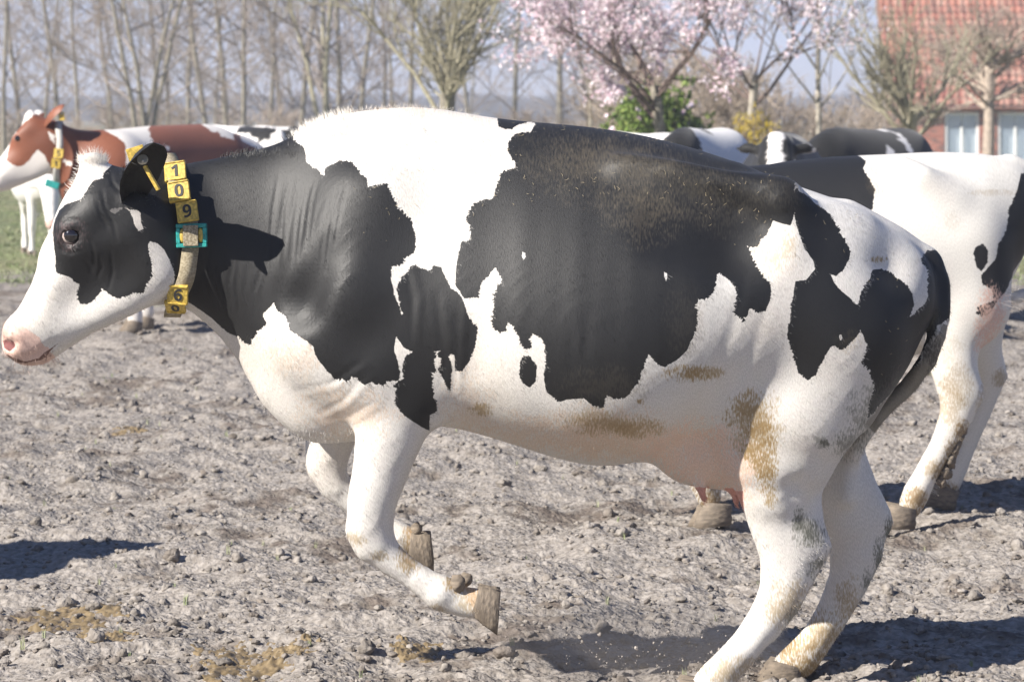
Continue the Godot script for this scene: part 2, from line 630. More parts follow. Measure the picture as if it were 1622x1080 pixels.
	b.limb(nodes([[566, 842, 0.16, 17, 1.2], [578, 868, 0.16, 17, 1.2]]), 0.025)
	b.limb(nodes([[672, 585, 0.17, 44, 0.7], [682, 632, 0.17, 36, 0.7]]), 0.04)
	# far front leg
	b.limb(nodes([[560, 610, -0.15, 66, 0.7], [524, 685, -0.15, 42, 0.8], [516, 738, -0.15, 33, 0.9], [529, 768, -0.15, 26, 1.0], [565, 800, -0.15, 21, 0.9], [600, 828, -0.15, 20, 0.9], [632, 850, -0.15, 24, 1.0], [652, 858, -0.15, 22, 1.0]]), 0.03)
	# udder and teats
	b.limb(nodes([[1050, 664, 0, 60, 1.25], [1105, 692, 0, 78, 1.25], [1150, 698, 0, 78, 1.25]]), 0.05)
	b.limb(nodes([[1106, 756, 0.09, 12, 1.0], [1115, 790, 0.09, 8, 1.0]]), 0.012)
	b.limb(nodes([[1160, 760, 0.06, 12, 1.0], [1168, 800, 0.06, 8, 1.0]]), 0.012)
	# tail
	b.limb(nodes([[1340, 340, 0, 26, 1.2], [1425, 386, 0, 23, 1.2], [1474, 416, 0, 22, 1.1], [1491, 452, 0.02, 18, 1.0], [1493, 490, 0.04, 16, 1.0], [1487, 528, 0.05, 15, 1.0], [1470, 570, 0.04, 15, 1.0], [1441, 610, -0.01, 15, 1.0], [1400, 648, -0.03, 14, 1.0], [1366, 694, -0.05, 13, 1.0], [1346, 740, -0.06, 12, 1.0], [1340, 790, -0.06, 15, 1.0]]), 0.02)
	# head, turned a little towards the lens
	var hz := 0.06
	b.limb(nodes([[44, 534, 0.01, 38, 1.1], [88, 486, 0.005, 52, 0.92], [138, 424, 0, 80, 0.78], [182, 382, 0, 100, 0.76], [208, 364, 0, 98, 0.80], [240, 366, -0.02, 98, 0.72]], hz), 0.05)
	b.limb(nodes([[146, 262, 0, 22, 1.3], [152, 290, 0, 34, 1.3], [160, 330, 0, 56, 1.25], [140, 380, 0, 52, 1.2]], hz), 0.04)
	b.limb(nodes([[32, 526, 0.01, 28, 1.6], [24, 543, 0.01, 23, 2.0], [38, 556, 0.01, 21, 1.7]], hz), 0.02)
	for s in 2:
		var z := -1.0 if s else 1.0
		var orbit := [[150, 336, 0.075, 24, 1.0], [118, 362, 0.073, 31, 0.9], [118, 390, 0.062, 28, 0.9]]
		var jaw := [[240, 424, 0.055, 54, 0.65], [190, 458, 0.05, 46, 0.6], [126, 502, 0.03, 32, 0.8], [62, 546, 0.015, 26, 1.0]]
		var nost := [[2, 543, 0.040, 11, 1.3], [13, 549, 0.066, 10, 1.0], [20, 541, 0.072, 6, 1.0]]
		var upper := [[93, 381, 0.094, 4, 1.0], [99, 366, 0.103, 5, 1.0], [113, 358, 0.106, 6, 1.0], [127, 366, 0.103, 5, 1.0], [131, 376, 0.097, 4, 1.0]]
		var lower := [[93, 381, 0.094, 4, 1.0], [104, 388, 0.095, 4, 1.0], [119, 388, 0.096, 4, 1.0], [131, 376, 0.097, 4, 1.0]]
		if s: orbit = mirror(orbit); jaw = mirror(jaw); nost = mirror(nost); upper = mirror(upper); lower = mirror(lower)
		b.limb(nodes(orbit, hz), 0.03)
		b.limb(nodes(jaw, hz), 0.03)
		b.limb(nodes([[204, 336, 0.06 * z, 24, 0.9], [210, 318, 0.085 * z, 15, 0.9]], hz), 0.025)
		b.limb(nodes(nost, hz), 0.010, 0, true)
		b.limb(nodes([[112, 373, 0.103 * z, 14, 1.0]], hz), 0.010, 0, true)
		b.limb(nodes(upper, hz), 0.008)
		b.limb(nodes(lower, hz), 0.008)
		b.limb(nodes([[168, 446, 0.165 * z, 44, 1.0], [110, 482, 0.13 * z, 34, 1.0]], hz), 0.05, 0, true)
		# sunken flank
		b.limb(nodes([[1075, 345, 0.355 * z, 48, 0.9], [1165, 372, 0.325 * z, 54, 0.9]]), 0.08, 0, true)
	b.limb(nodes([[14, 566, 0.05, 3, 1.0], [34, 569, 0.06, 4, 1.0], [58, 562, 0.055, 4, 1.0], [84, 545, 0.055, 4, 1.0]], hz), 0.008, 0, true)
	return b
func setup() -> void:
	rng.seed = 7
	var cam := Camera3D.new()
	cam.name = "camera"
	add_child(cam)
	cam.projection = Camera3D.PROJECTION_FRUSTUM
	cam.near = 0.1
	cam.far = 3000.0
	cam.size = 1080.0 / F * 0.1
	cam.frustum_offset = Vector2(0, -(540.0 - HY) / F * 0.1)
	cam.position = Vector3(0, EYE, CAMZ)
	cam.current = true
	var ca := CameraAttributesPhysical.new()
	ca.frustum_near = 0.1
	ca.frustum_far = 3000.0
	ca.frustum_focal_length = 115.0
	ca.frustum_focus_distance = 7.8
	ca.exposure_aperture = 10.5
	cam.attributes = ca
	cam.projection = Camera3D.PROJECTION_FRUSTUM
	var env := Environment.new()
	env.background_mode = Environment.BG_SKY
	var sm := ProceduralSkyMaterial.new()
	sm.sky_top_color = Color(0.22, 0.31, 0.47)
	sm.sky_horizon_color = Color(0.675, 0.72, 0.82)
	sm.sky_curve = 0.09
	sm.ground_bottom_color = Color(0.45, 0.43, 0.40)
	sm.ground_horizon_color = Color(0.60, 0.60, 0.60)
	sm.sun_angle_max = 20.0
	var sky := Sky.new()
	sky.sky_material = sm
	env.sky = sky
	env.tonemap_mode = Environment.TONE_MAPPER_LINEAR
	env.tonemap_exposure = 1.86
	env.fog_enabled = true
	env.fog_density = 0.0013
	env.fog_light_color = Color(0.93, 0.95, 1.0)
	env.volumetric_fog_enabled = true
	env.volumetric_fog_density = 0.0
	env.sdfgi_enabled = true
	env.ssao_enabled = true
	env.ssil_enabled = true
	var we := WorldEnvironment.new()
	we.name = "environment"
	we.environment = env
	add_child(we)
	var sun := DirectionalLight3D.new()
	sun.name = "sun"
	sun.light_energy = 1.6
	sun.light_color = Color(1.0, 0.975, 0.94)
	sun.light_angular_distance = 0.5
	sun.shadow_enabled = true
	add_child(sun)
	sun.look_at_from_position(Vector3.ZERO, Vector3(1.0, -0.84, -0.62), Vector3.UP)

# ---------------------------------------------------------------- coats
# A coat is drawn in the animal's own side plane: metres along the body by metres of height.
class Coat:
	var im: Image
	var relief: Image
	var folds: Image
	var grain_tex: Texture2D
	var x0: float
	var y1: float
	var per_m: float
	var w: int
	var h: int
	func _init(x0_: float, x1: float, y0: float, y1_: float, w_: int) -> void:
		x0 = x0_
		y1 = y1_
		w = w_
		per_m = w / (x1 - x0)
		h = int((y1 - y0) * per_m)
		im = Image.create(w, h, false, Image.FORMAT_RGB8)
	func at(p: Vector3) -> Vector2:
		return Vector2((p.x - x0) * per_m, (y1 - p.y) * per_m)
	func uv(p: Vector3) -> Vector2:
		return Vector2((p.x - x0) * per_m / w, (y1 - p.y) * per_m / h)

	# patch with a furry edge
	func fill(poly: PackedVector2Array, c: Color, wob: float, r: RandomNumberGenerator, n: FastNoiseLite, step := 1.6) -> void:
		var pts := PackedVector2Array()
		for i in poly.size():
			var a := poly[i]
			var b := poly[(i + 1) % poly.size()]
			var len1 := a.distance_to(b)
			var k := maxi(1, int(len1 / step))
			var side := (b - a).orthogonal().normalized()
			for s in k:
				var q := a.lerp(b, float(s) / k)
				var g := n.get_noise_2d(q.x, q.y) * wob * 1.8 + r.randf_range(-wob, wob) * 0.6
				if r.randf() < 0.3: g += r.randf_range(-wob, wob) * 0.9
				pts.append(q + side * g * (0.75 + 1.1 * n.get_noise_2d(q.x * 0.35 + 500.0, q.y * 0.35)))
		var rows := {}
		for i in pts.size():
			var a := pts[i]
			var b := pts[(i + 1) % pts.size()]
			if a.y > b.y:
				var t := a
				a = b
				b = t
			for y in range(maxi(0, ceili(a.y - 0.5)), mini(h, ceili(b.y - 0.5))):
				var x := a.x + (b.x - a.x) * (y + 0.5 - a.y) / (b.y - a.y)
				if not rows.has(y): rows[y] = PackedFloat32Array()
				rows[y].append(x)
		for y in rows:
			var xs: PackedFloat32Array = rows[y]
			xs.sort()
			for i in range(0, xs.size() - 1, 2):
				var l := clampi(roundi(xs[i]), 0, w)
				var e := clampi(roundi(xs[i + 1]), 0, w)
				if e > l: im.fill_rect(Rect2i(l, y, e - l, 1), c)

	# dirt or dye with a grain: covers where noise exceeds a level that rises towards the rim
	func stain(mid: Vector2, r: Vector2, c: Color, most: float, n: FastNoiseLite, grain: FastNoiseLite) -> void:
		var bw := int(r.x * 2.4)
		var bh := int(r.y * 2.4)
		var over := Image.create(bw, bh, false, Image.FORMAT_RGBA8)
		for y in bh:
			for x in bw:
				var u := (x - bw * 0.5) / r.x
				var v := (y - bh * 0.5) / r.y
				var d := u * u + v * v
				if d > 1.4: continue
				var q := 0.76 - d * 0.75 + n.get_noise_2d(mid.x + x, mid.y + y) * 0.55 + grain.get_noise_2d(mid.x + x, (mid.y + y) * 0.3) * 1.0
				var a := clampf(q * 1.15, 0.0, 1.0) * most
				if a > 0.02: over.set_pixel(x, y, Color(c.r, c.g, c.b, a))
		im.convert(Image.FORMAT_RGBA8)
		im.blend_rect(over, Rect2i(0, 0, bw, bh), Vector2i(mid - Vector2(bw, bh) / 2))

	# soft overall change of tone from coarse noise
	func cloud(c: Color, freq: float, s: int, most: float) -> void:
		var n := FastNoiseLite.new()
		n.frequency = freq
		n.seed = s
		n.fractal_octaves = 4
		var sw := w / 8
		var sh := h / 8
		var over := Image.create(sw, sh, false, Image.FORMAT_RGBA8)
		for y in sh:
			for x in sw:
				over.set_pixel(x, y, Color(c.r, c.g, c.b, clampf(n.get_noise_2d(x, y) * 1.4 + 0.35, 0.0, 1.0) * most))
		over.resize(w, h, Image.INTERPOLATE_CUBIC)
		im.convert(Image.FORMAT_RGBA8)
		im.blend_rect(over, Rect2i(0, 0, w, h), Vector2i.ZERO)

	func fur_relief(s: int, freq: float, strength: float) -> void:
		var n := FastNoiseLite.new()
		n.frequency = freq
		n.seed = s
		n.fractal_octaves = 3
		relief = n.get_image(w, h / 3)
		relief.resize(w, h, Image.INTERPOLATE_BILINEAR)
		relief.convert(Image.FORMAT_RGBA8)
		var flat := Image.create(w, h, false, Image.FORMAT_RGBA8)
		flat.fill(Color(0.5, 0.5, 0.5, 1.0 - strength))
		relief.blend_rect(flat, Rect2i(0, 0, w, h), Vector2i.ZERO)

	# where the skin itself is folded: the net of the body is moved by this, out (depth > 0) or in (depth < 0) along a line
	func fold(line: PackedVector2Array, width: float, depth: float) -> void:
		var lo := Vector2(1e9, 1e9)
		var hi := -lo
		for p in line:
			lo = lo.min(p)
			hi = hi.max(p)
		lo -= Vector2(width, width) * 2
		hi += Vector2(width, width) * 2
		var scale := 3.0
		var bw := maxi(4, int((hi.x - lo.x) / scale))
		var bh := maxi(4, int((hi.y - lo.y) / scale))
		var over := Image.create(bw, bh, false, Image.FORMAT_RGBA8)
		var level := 1.0 if depth > 0.0 else 0.0
		over.fill(Color(level, level, level, 0.0))
		for y in bh:
			for x in bw:
				var p := lo + Vector2(x + 0.5, y + 0.5) * scale
				var best := 1e9
				var along := 0.0
				for i in line.size() - 1:
					var q := Geometry2D.get_closest_point_to_segment(p, line[i], line[i + 1])
					var d := p.distance_to(q)
					if d < best:
						best = d
						along = (i + line[i].distance_to(q) / maxf(line[i].distance_to(line[i + 1]), 0.1)) / (line.size() - 1)
				if best < width:
					var f := 1.0 - best / width
					f = f * f * (3 - 2 * f) * sqrt(maxf(0.0, sin(PI * clampf(along * 0.96 + 0.02, 0, 1))))
					over.set_pixel(x, y, Color(level, level, level, absf(depth) * f))
		over.resize(int(hi.x - lo.x), int(hi.y - lo.y), Image.INTERPOLATE_CUBIC)
		folds.blend_rect(over, Rect2i(0, 0, over.get_width(), over.get_height()), Vector2i(lo))

	func material(called: String) -> StandardMaterial3D:
		im.convert(Image.FORMAT_RGB8)
		var m := StandardMaterial3D.new()
		m.resource_name = called
		m.albedo_texture = ImageTexture.create_from_image(im)
		m.detail_enabled = true
		m.detail_albedo = grain_tex
		m.detail_blend_mode = BaseMaterial3D.BLEND_MODE_MUL
		m.detail_uv_layer = BaseMaterial3D.DETAIL_UV_2
		m.roughness = 0.56
		m.metallic_specular = 0.5
		m.rim_enabled = true
		m.rim = 0.05
		m.rim_tint = 0.0
		if relief:
			relief.convert(Image.FORMAT_L8)
			m.heightmap_enabled = true
			m.heightmap_texture = ImageTexture.create_from_image(relief)
			m.heightmap_scale = 0.8
		return m

# where the side that faces the lens lies, for turning photo pixels into points on the animal
class NearSide:
	var z := PackedFloat32Array()
	var mid := 0.0
	const X0 := -60.0
	const Y0 := 120.0
	const C := 5.0
	const W := 360
	const H := 220
	func _init(pos: PackedVector3Array, nor: PackedVector3Array, mid_: float, f: float, cx: float, hy: float, eye: float, camz: float) -> void:
		mid = mid_
		z.resize(W * H)
		z.fill(-1e9)
		for i in pos.size():
			if nor[i].z < 0.02: continue
			var p := pos[i]
			var d := camz - p.z
			var x := int((cx + p.x * f / d - X0) / C)
			var y := int((hy + (eye - p.y) * f / d - Y0) / C)
			for b in range(maxi(0, y - 1), mini(H, y + 2)):
				for a in range(maxi(0, x - 1), mini(W, x + 2)):
					if p.z > z[a + b * W]: z[a + b * W] = p.z
	func at(px: float, py: float) -> float:
		var x := int((px - X0) / C)
		var y := int((py - Y0) / C)
		if x < 0 or y < 0 or x >= W or y >= H: return mid
		var v := z[x + y * W]
		return v if v > -1e8 else mid

# points read off an enlarged view whose corner is (ox, oy) and whose scale is s -> points on the coat
func traced(coat: Coat, side: NearSide, ox: float, oy: float, s: float, flat: Array) -> PackedVector2Array:
	var out := PackedVector2Array()
	for i in range(0, flat.size(), 2):
		var x: float = ox + flat[i] / s
		var y: float = oy + flat[i + 1] / s
		out.append(coat.at(P(x, y, side.at(x, y))))
	return out

const BLACK := Color(0.095, 0.095, 0.10)
const WHITE := Color(0.87, 0.852, 0.825)

func main_coat(side: NearSide) -> Coat:
	var c := Coat.new(-1.36, 1.12, -0.06, 1.46, 2048)
	var r := RandomNumberGenerator.new()
	r.seed = 11
	var n := noise(0.02, 3, 2)
	var fine := noise(0.22, 9, 2)
	c.im.fill(WHITE)
	c.cloud(Color(0.885, 0.84, 0.79), 0.035, 5, 0.45)
	c.cloud(Color(0.90, 0.885, 0.86), 0.02, 8, 0.6)
	# warm skin showing through the thin coat of muzzle, brisket, belly and udder
	var tan := Color(0.86, 0.75, 0.65)
	for q in [[545, 655, 80, 45, 0.55], [460, 560, 50, 45, 0.4], [640, 175, 60, 14, 0.3], [740, 645, 40, 60, 0.4], [860, 690, 120, 38, 0.55], [960, 690, 100, 50, 0.6], [980, 700, 90, 36, 0.6], [560, 220, 70, 40, 0.3]]:
		c.stain(c.at(P(q[0], q[1], side.at(q[0], q[1]))), Vector2(q[2], q[3]) * 1.28, tan, q[4], n, fine)
	var pink := Color(0.915, 0.80, 0.725)
	for q in [[1100, 720, 90, 62, 0.95], [1140, 740, 60, 70, 0.95], [1060, 700, 60, 40, 0.8]]:
		c.stain(c.at(P(q[0], q[1], 0.1)), Vector2(q[2], q[3]) * 1.28, pink, q[4], n, fine)
	c.fill(traced(c, side, 0, 0, 1, [1096, 772, 1126, 772, 1126, 806, 1100, 806]), Color(0.85, 0.62, 0.56), 1.5, r, n)
	c.fill(traced(c, side, 0, 0, 1, [1152, 778, 1178, 778, 1180, 816, 1156, 816]), Color(0.85, 0.62, 0.56), 1.5, r, n)
	c.fill(traced(c, side, 0, 0, 1, [-30, 500, 14, 512, 40, 520, 62, 535, 68, 548, 82, 556, 90, 600, -30, 600]), Color(0.90, 0.77, 0.71), 5, r, n)
	c.stain(c.at(P(24, 520, 0.1)), Vector2(34, 16), Color(0.88, 0.76, 0.70), 0.8, n, fine)
	c.fill(traced(c, side, 0, 0, 1, [2, 540, 10, 537, 19, 541, 22, 549, 14, 556, 4, 552]), Color(0.50, 0.31, 0.30), 1.0, r, n)
	c.fill(traced(c, side, 0, 0, 1, [6, 561, 24, 569, 40, 572, 62, 566, 84, 548, 90, 544, 64, 571, 38, 576, 18, 573]), Color(0.45, 0.32, 0.27), 1.2, r, n)
	# neck and shoulder
	c.fill(traced(c, side, 400, 140, 1.928, [-270, 90, -100, 120, 100, 120, 130, 160, 155, 185, 165, 225, 195, 245, 213, 265, 225, 240, 260, 222, 300, 222, 325, 250, 345, 275, 350, 305, 385, 290, 410, 290, 425, 330, 450, 375, 485, 400, 497, 440, 495, 490, 478, 515, 455, 540, 430, 545, 425, 580, 430, 630, 445, 665, 458, 692, 448, 660, 445, 600, 460, 565, 485, 535, 510, 540, 540, 555, 555, 540, 575, 548, 590, 575, 605, 610, 640, 640, 660, 690, 683, 735, 680, 780, 665, 830, 640, 865, 620, 862, 616, 815, 603, 812, 606, 870, 603, 930, 590, 915, 575, 870, 562, 800, 558, 860, 545, 880, 545, 900, 560, 950, 565, 985, 540, 1000, 540, 1045, 515, 1035, 480, 1010, 445, 985, 430, 950, 435, 910, 462, 885, 455, 850, 470, 815, 488, 805, 460, 792, 438, 758, 432, 800, 448, 850, 445, 890, 400, 908, 365, 895, 330, 905, 305, 880, 290, 890, 255, 885, 225, 865, 195, 825, 185, 790, 165, 770, 130, 750, 110, 735, 100, 695, 75, 680, 62, 655, 30, 690, 40, 720, 20, 740, -10, 780, -80, 745, -130, 700, -180, 665, -235, 640, -238, 560, -262, 500, -290, 455, -305, 440, -310, 400, -330, 330, -350, 270]), BLACK, 3.2, r, n)
	# flank
	c.fill(traced(c, side, 0, 0, 1, [786, 178, 790, 200, 810, 207, 820, 198, 834, 194, 847, 196, 842, 207, 815, 212, 805, 223, 806, 241, 817, 257, 817, 267, 797, 272, 786, 296, 781, 314, 758, 319, 748, 329, 742, 345, 746, 368, 747, 381, 732, 384, 726, 399, 722, 430, 721, 451, 734, 472, 758, 472, 763, 451, 776, 433, 785, 424, 794, 446, 786, 451, 780, 472, 781, 498, 784, 521, 797, 524, 807, 508, 815, 524, 823, 542, 833, 552, 841, 547, 843, 529, 859, 537, 862, 565, 860, 591, 866, 621, 883, 636, 905, 632, 925, 631, 939, 643, 955, 647, 961, 626, 972, 632, 991, 632, 1003, 618, 1014, 599, 1028, 560, 1039, 574, 1053, 580, 1072, 571, 1089, 554, 1100, 532, 1105, 504, 1107, 477, 1122, 474, 1133, 454, 1139, 435, 1155, 443, 1166, 457, 1164, 477, 1164, 499, 1178, 509, 1189, 488, 1200, 496, 1214, 493, 1221, 471, 1221, 446, 1208, 440, 1200, 421, 1189, 404, 1183, 388, 1200, 388, 1216, 374, 1225, 349, 1239, 354, 1253, 357, 1260, 338, 1262, 318, 1258, 302, 1262, 285, 1240, 240, 1100, 190, 900, 150]), BLACK, 3.2, r, n)
	c.fill(traced(c, side, 800, 160, 1.8, [52, 725, 75, 725, 88, 750, 88, 800, 70, 818, 50, 808, 40, 780, 42, 745]), BLACK, 2.0, r, n)
	# hip, thigh and tail
	c.fill(traced(c, side, 800, 160, 1.8, [822, 240, 870, 275, 920, 320, 960, 380, 985, 430, 985, 450, 965, 485, 945, 500, 925, 490, 945, 525, 960, 540, 990, 565, 1005, 580, 1020, 545, 1040, 510, 1050, 480, 1075, 478, 1100, 490, 1140, 515, 1165, 550, 1168, 580, 1155, 610, 1150, 620, 1170, 610, 1190, 590, 1205, 565, 1210, 520, 1205, 470, 1190, 452, 1210, 425, 1260, 420, 1310, 480, 1310, 560, 1290, 600, 1230, 640, 1215, 680, 1170, 760, 1110, 830, 1060, 890, 1035, 905, 1050, 830, 1048, 770, 1020, 745, 1035, 690, 1015, 650, 1000, 680, 960, 710, 935, 695, 920, 710, 910, 740, 890, 780, 865, 795, 840, 775, 825, 730, 812, 700, 805, 650, 815, 600, 825, 540, 830, 515, 860, 510, 885, 480, 880, 455, 855, 420, 840, 380, 830, 345, 826, 300]), BLACK, 3.2, r, n)
	# head
	c.fill(traced(c, side, 0, 200, 2.7, [218, 450, 225, 400, 240, 360, 270, 335, 320, 320, 345, 310, 370, 265, 395, 230, 435, 222, 440, 200, 470, 170, 470, 110, 540, 40, 720, 40, 830, 130, 860, 500, 760, 660, 752, 640, 730, 590, 700, 530, 670, 500, 640, 492, 630, 510, 635, 550, 650, 600, 645, 630, 615, 670, 610, 710, 560, 720, 510, 733, 470, 715, 435, 695, 410, 735, 390, 757, 350, 755, 335, 740, 330, 710, 345, 690, 330, 670, 290, 645, 240, 625, 235, 600, 232, 560, 224, 500]), BLACK, 2.6, r, n)
	c.fill(traced(c, side, 0, 200, 2.7, [535, 345, 560, 355, 580, 362, 598, 370, 600, 410, 612, 438, 590, 447, 575, 420, 565, 390, 550, 368]), Color(0.80, 0.78, 0.75), 2.2, r, n)
	c.fill(traced(c, side, 0, 200, 2.7, [470, 355, 500, 345, 530, 342, 545, 350, 510, 362, 490, 372, 475, 370]), Color(0.42, 0.41, 0.40), 2.2, r, n)
	# skin round the eye
	c.stain(c.at(P(108, 372, 0.16)), Vector2(40, 34), Color(0.36, 0.29, 0.29), 0.75, n, fine)
	# small white flecks and the dusty hair on the loin
	for q in [[454, 487, 10, 28], [50, 430, 8, 22], [955, 665, 6, 20]]:
		c.fill(traced(c, side, 800, 160, 1.8, [q[0], q[1], q[0] + q[2], q[1] + 4, q[0] + q[2], q[1] + q[3] * 0.6, q[0] + q[2] * 0.6, q[1] + q[3], q[0], q[1] + q[3] * 0.5]), Color(0.86, 0.85, 0.83), 1.2, r, n)
	var dust := Color(0.43, 0.39, 0.32)
	for q in [[960, 270, 110, 60, 0.36], [1070, 300, 90, 60, 0.34], [1020, 345, 60, 45, 0.45], [880, 250, 70, 50, 0.25], [1150, 320, 70, 50, 0.28], [1240, 300, 40, 30, 0.3], [985, 250, 90, 36, 0.34], [960, 610, 70, 30, 0.25], [1085, 510, 30, 60, 0.22]]:
		c.stain(c.at(P(q[0], q[1], side.at(q[0], q[1]))), Vector2(q[2], q[3]) * 1.28, dust, q[4], n, fine)
	# mud and manure on thigh, flank, belly and legs
	var mud := Color(0.62, 0.52, 0.36)
	for q in [[1187, 655, 36, 34, 0.85], [1202, 700, 26, 46, 1.0], [1214, 745, 18, 34, 1.0], [1222, 785, 11, 20, 0.8], [1200, 680, 40, 60, 0.45], [1095, 592, 46, 13, 0.95], [1130, 590, 20, 10, 0.6], [965, 672, 60, 20, 0.7], [1010, 680, 50, 16, 0.7], [935, 660, 30, 18, 0.4], [762, 650, 20, 12, 0.7], [1015, 636, 6, 6, 0.9], [1392, 411, 14, 5, 0.9], [1230, 400, 34, 34, 0.35], [1250, 960, 40, 40, 0.5], [1160, 1060, 50, 24, 0.55], [1268, 1050, 60, 40, 1.0], [1310, 1010, 40, 46, 0.75], [1345, 950, 22, 40, 0.6], [560, 855, 22, 12, 0.5], [600, 880, 16, 10, 0.5], [745, 955, 26, 16, 0.45], [722, 925, 18, 14, 0.8], [690, 965, 14, 9, 0.5], [655, 860, 22, 24, 0.8], [1345, 540, 22, 18, 0.2]]:
		c.stain(c.at(P(q[0], q[1], side.at(q[0], q[1]))), Vector2(q[2], q[3]) * 1.28, mud, q[4], n, fine)
	var grey := Color(0.40, 0.40, 0.36)
	for q in [[1290, 845, 20, 20, 0.8], [1300, 900, 20, 26, 0.8], [1270, 835, 16, 30, 0.6], [1410, 850, 14, 34, 0.9], [1395, 890, 12, 40, 0.8], [1375, 930, 12, 30, 0.7], [1265, 975, 20, 30, 0.6], [1300, 700, 12, 10, 0.4], [1308, 702, 8, 7, 0.9], [1400, 640, 60, 40, 0.55], [1360, 700, 40, 40, 0.6], [1440, 600, 50, 36, 0.45], [1480, 540, 20, 40, 0.4], [1265, 822, 10, 20, 0.8]]:
		c.stain(c.at(P(q[0], q[1], side.at(q[0], q[1]))), Vector2(q[2], q[3]) * 1.28, grey, q[4], n, fine)
	c.fill(traced(c, side, 0, 0, 1, [1512, 520, 1494, 512, 1478, 545, 1452, 580, 1430, 606, 1400, 640, 1372, 672, 1392, 690, 1410, 668, 1440, 634, 1480, 590, 1505, 550]), Color(0.56, 0.54, 0.50), 2.5, r, n)
	c.stain(c.at(P(1480, 560, 0.05)), Vector2(26, 40), Color(0.24, 0.22, 0.20), 0.7, n, fine)
	for q in [[752, 945, 16, 36], [742, 925, 14, 16], [655, 856, 18, 24]]: c.stain(c.at(P(q[0], q[1], 0.0 if q[0] < 700 else 0.18)), Vector2(q[2], q[3]) * 1.2, Color(0.74, 0.60, 0.45), 0.7, n, fine)
	c.fur_relief(21, 0.34, 0.03)
	return c

# folds of neck, elbow and brisket, wrinkles round the eye, ribs: drawn as heights, then pressed into the body's net
func main_folds(c: Coat, side: NearSide) -> void:
	var r := RandomNumberGenerator.new()
	r.seed = 15
	c.folds = Image.create(c.w, c.h, false, Image.FORMAT_RGBA8)
	c.folds.fill(Color(0.5, 0.5, 0.5))
	for i in 13:
		var x := 428.0 + i * 9.0 + r.randf_range(-3, 3)
		var y0 := 300.0 + r.randf_range(-30, 30)
		var y1 := 420.0 + r.randf_range(-40, 30)
		c.fold(traced(c, side, 0, 0, 1, [x + 14, y0, x + 4 + r.randf_range(-3, 3), lerpf(y0, y1, 0.35), x, lerpf(y0, y1, 0.7), x - 4, y1]), 7.0, -r.randf_range(0.12, 0.36))
	for i in 8:
		var x := 330.0 + i * 13.0
		c.fold(traced(c, side, 0, 0, 1, [x + r.randf_range(-5, 5), 395 + i * 5, x - 8, 440 + i * 4, x + r.randf_range(-6, 6), 475 + i * 5]), 8.0, -r.randf_range(0.15, 0.35))
	for q in [[725, 480, 722, 530, 718, 580, 716, 620], [708, 520, 706, 570, 700, 610], [690, 470, 697, 520, 698, 560], [575, 600, 540, 640, 500, 660], [590, 640, 545, 668, 490, 672], [570, 575, 520, 612, 470, 620], [560, 690, 510, 680, 470, 650], [640, 420, 652, 470, 650, 540]]:
		c.fold(traced(c, side, 0, 0, 1, q), 14.0, -0.36)
		for i in range(0, q.size(), 2): q[i] += 12
		c.fold(traced(c, side, 0, 0, 1, q), 14.0, 0.3)
	for q in [[160, 300, 166, 330, 178, 352, 184, 380], [152, 318, 160, 345, 170, 362], [90, 352, 104, 346, 122, 348, 138, 362], [94, 394, 110, 400, 128, 396], [142, 378, 146, 392, 150, 410, 146, 430], [156, 404, 160, 424, 154, 440], [175, 400, 178, 430, 172, 456], [130, 410, 140, 420, 145, 436], [170, 262, 176, 290, 190, 305]]:
		c.fold(traced(c, side, 0, 0, 1, q), 7.0, -0.42)
	for i in 7:
		var x := 800.0 + i * 44.0
		c.fold(traced(c, side, 0, 0, 1, [x + 10, 330, x + 4, 420, x, 500, x - 6, 590]), 26.0, -0.11)
	for q in [[905, 520, 908, 600], [930, 500, 925, 580], [1180, 440, 1160, 520, 1110, 640], [1215, 480, 1190, 560, 1150, 640]]:
		c.fold(traced(c, side, 0, 0, 1, q), 18.0, -0.4)

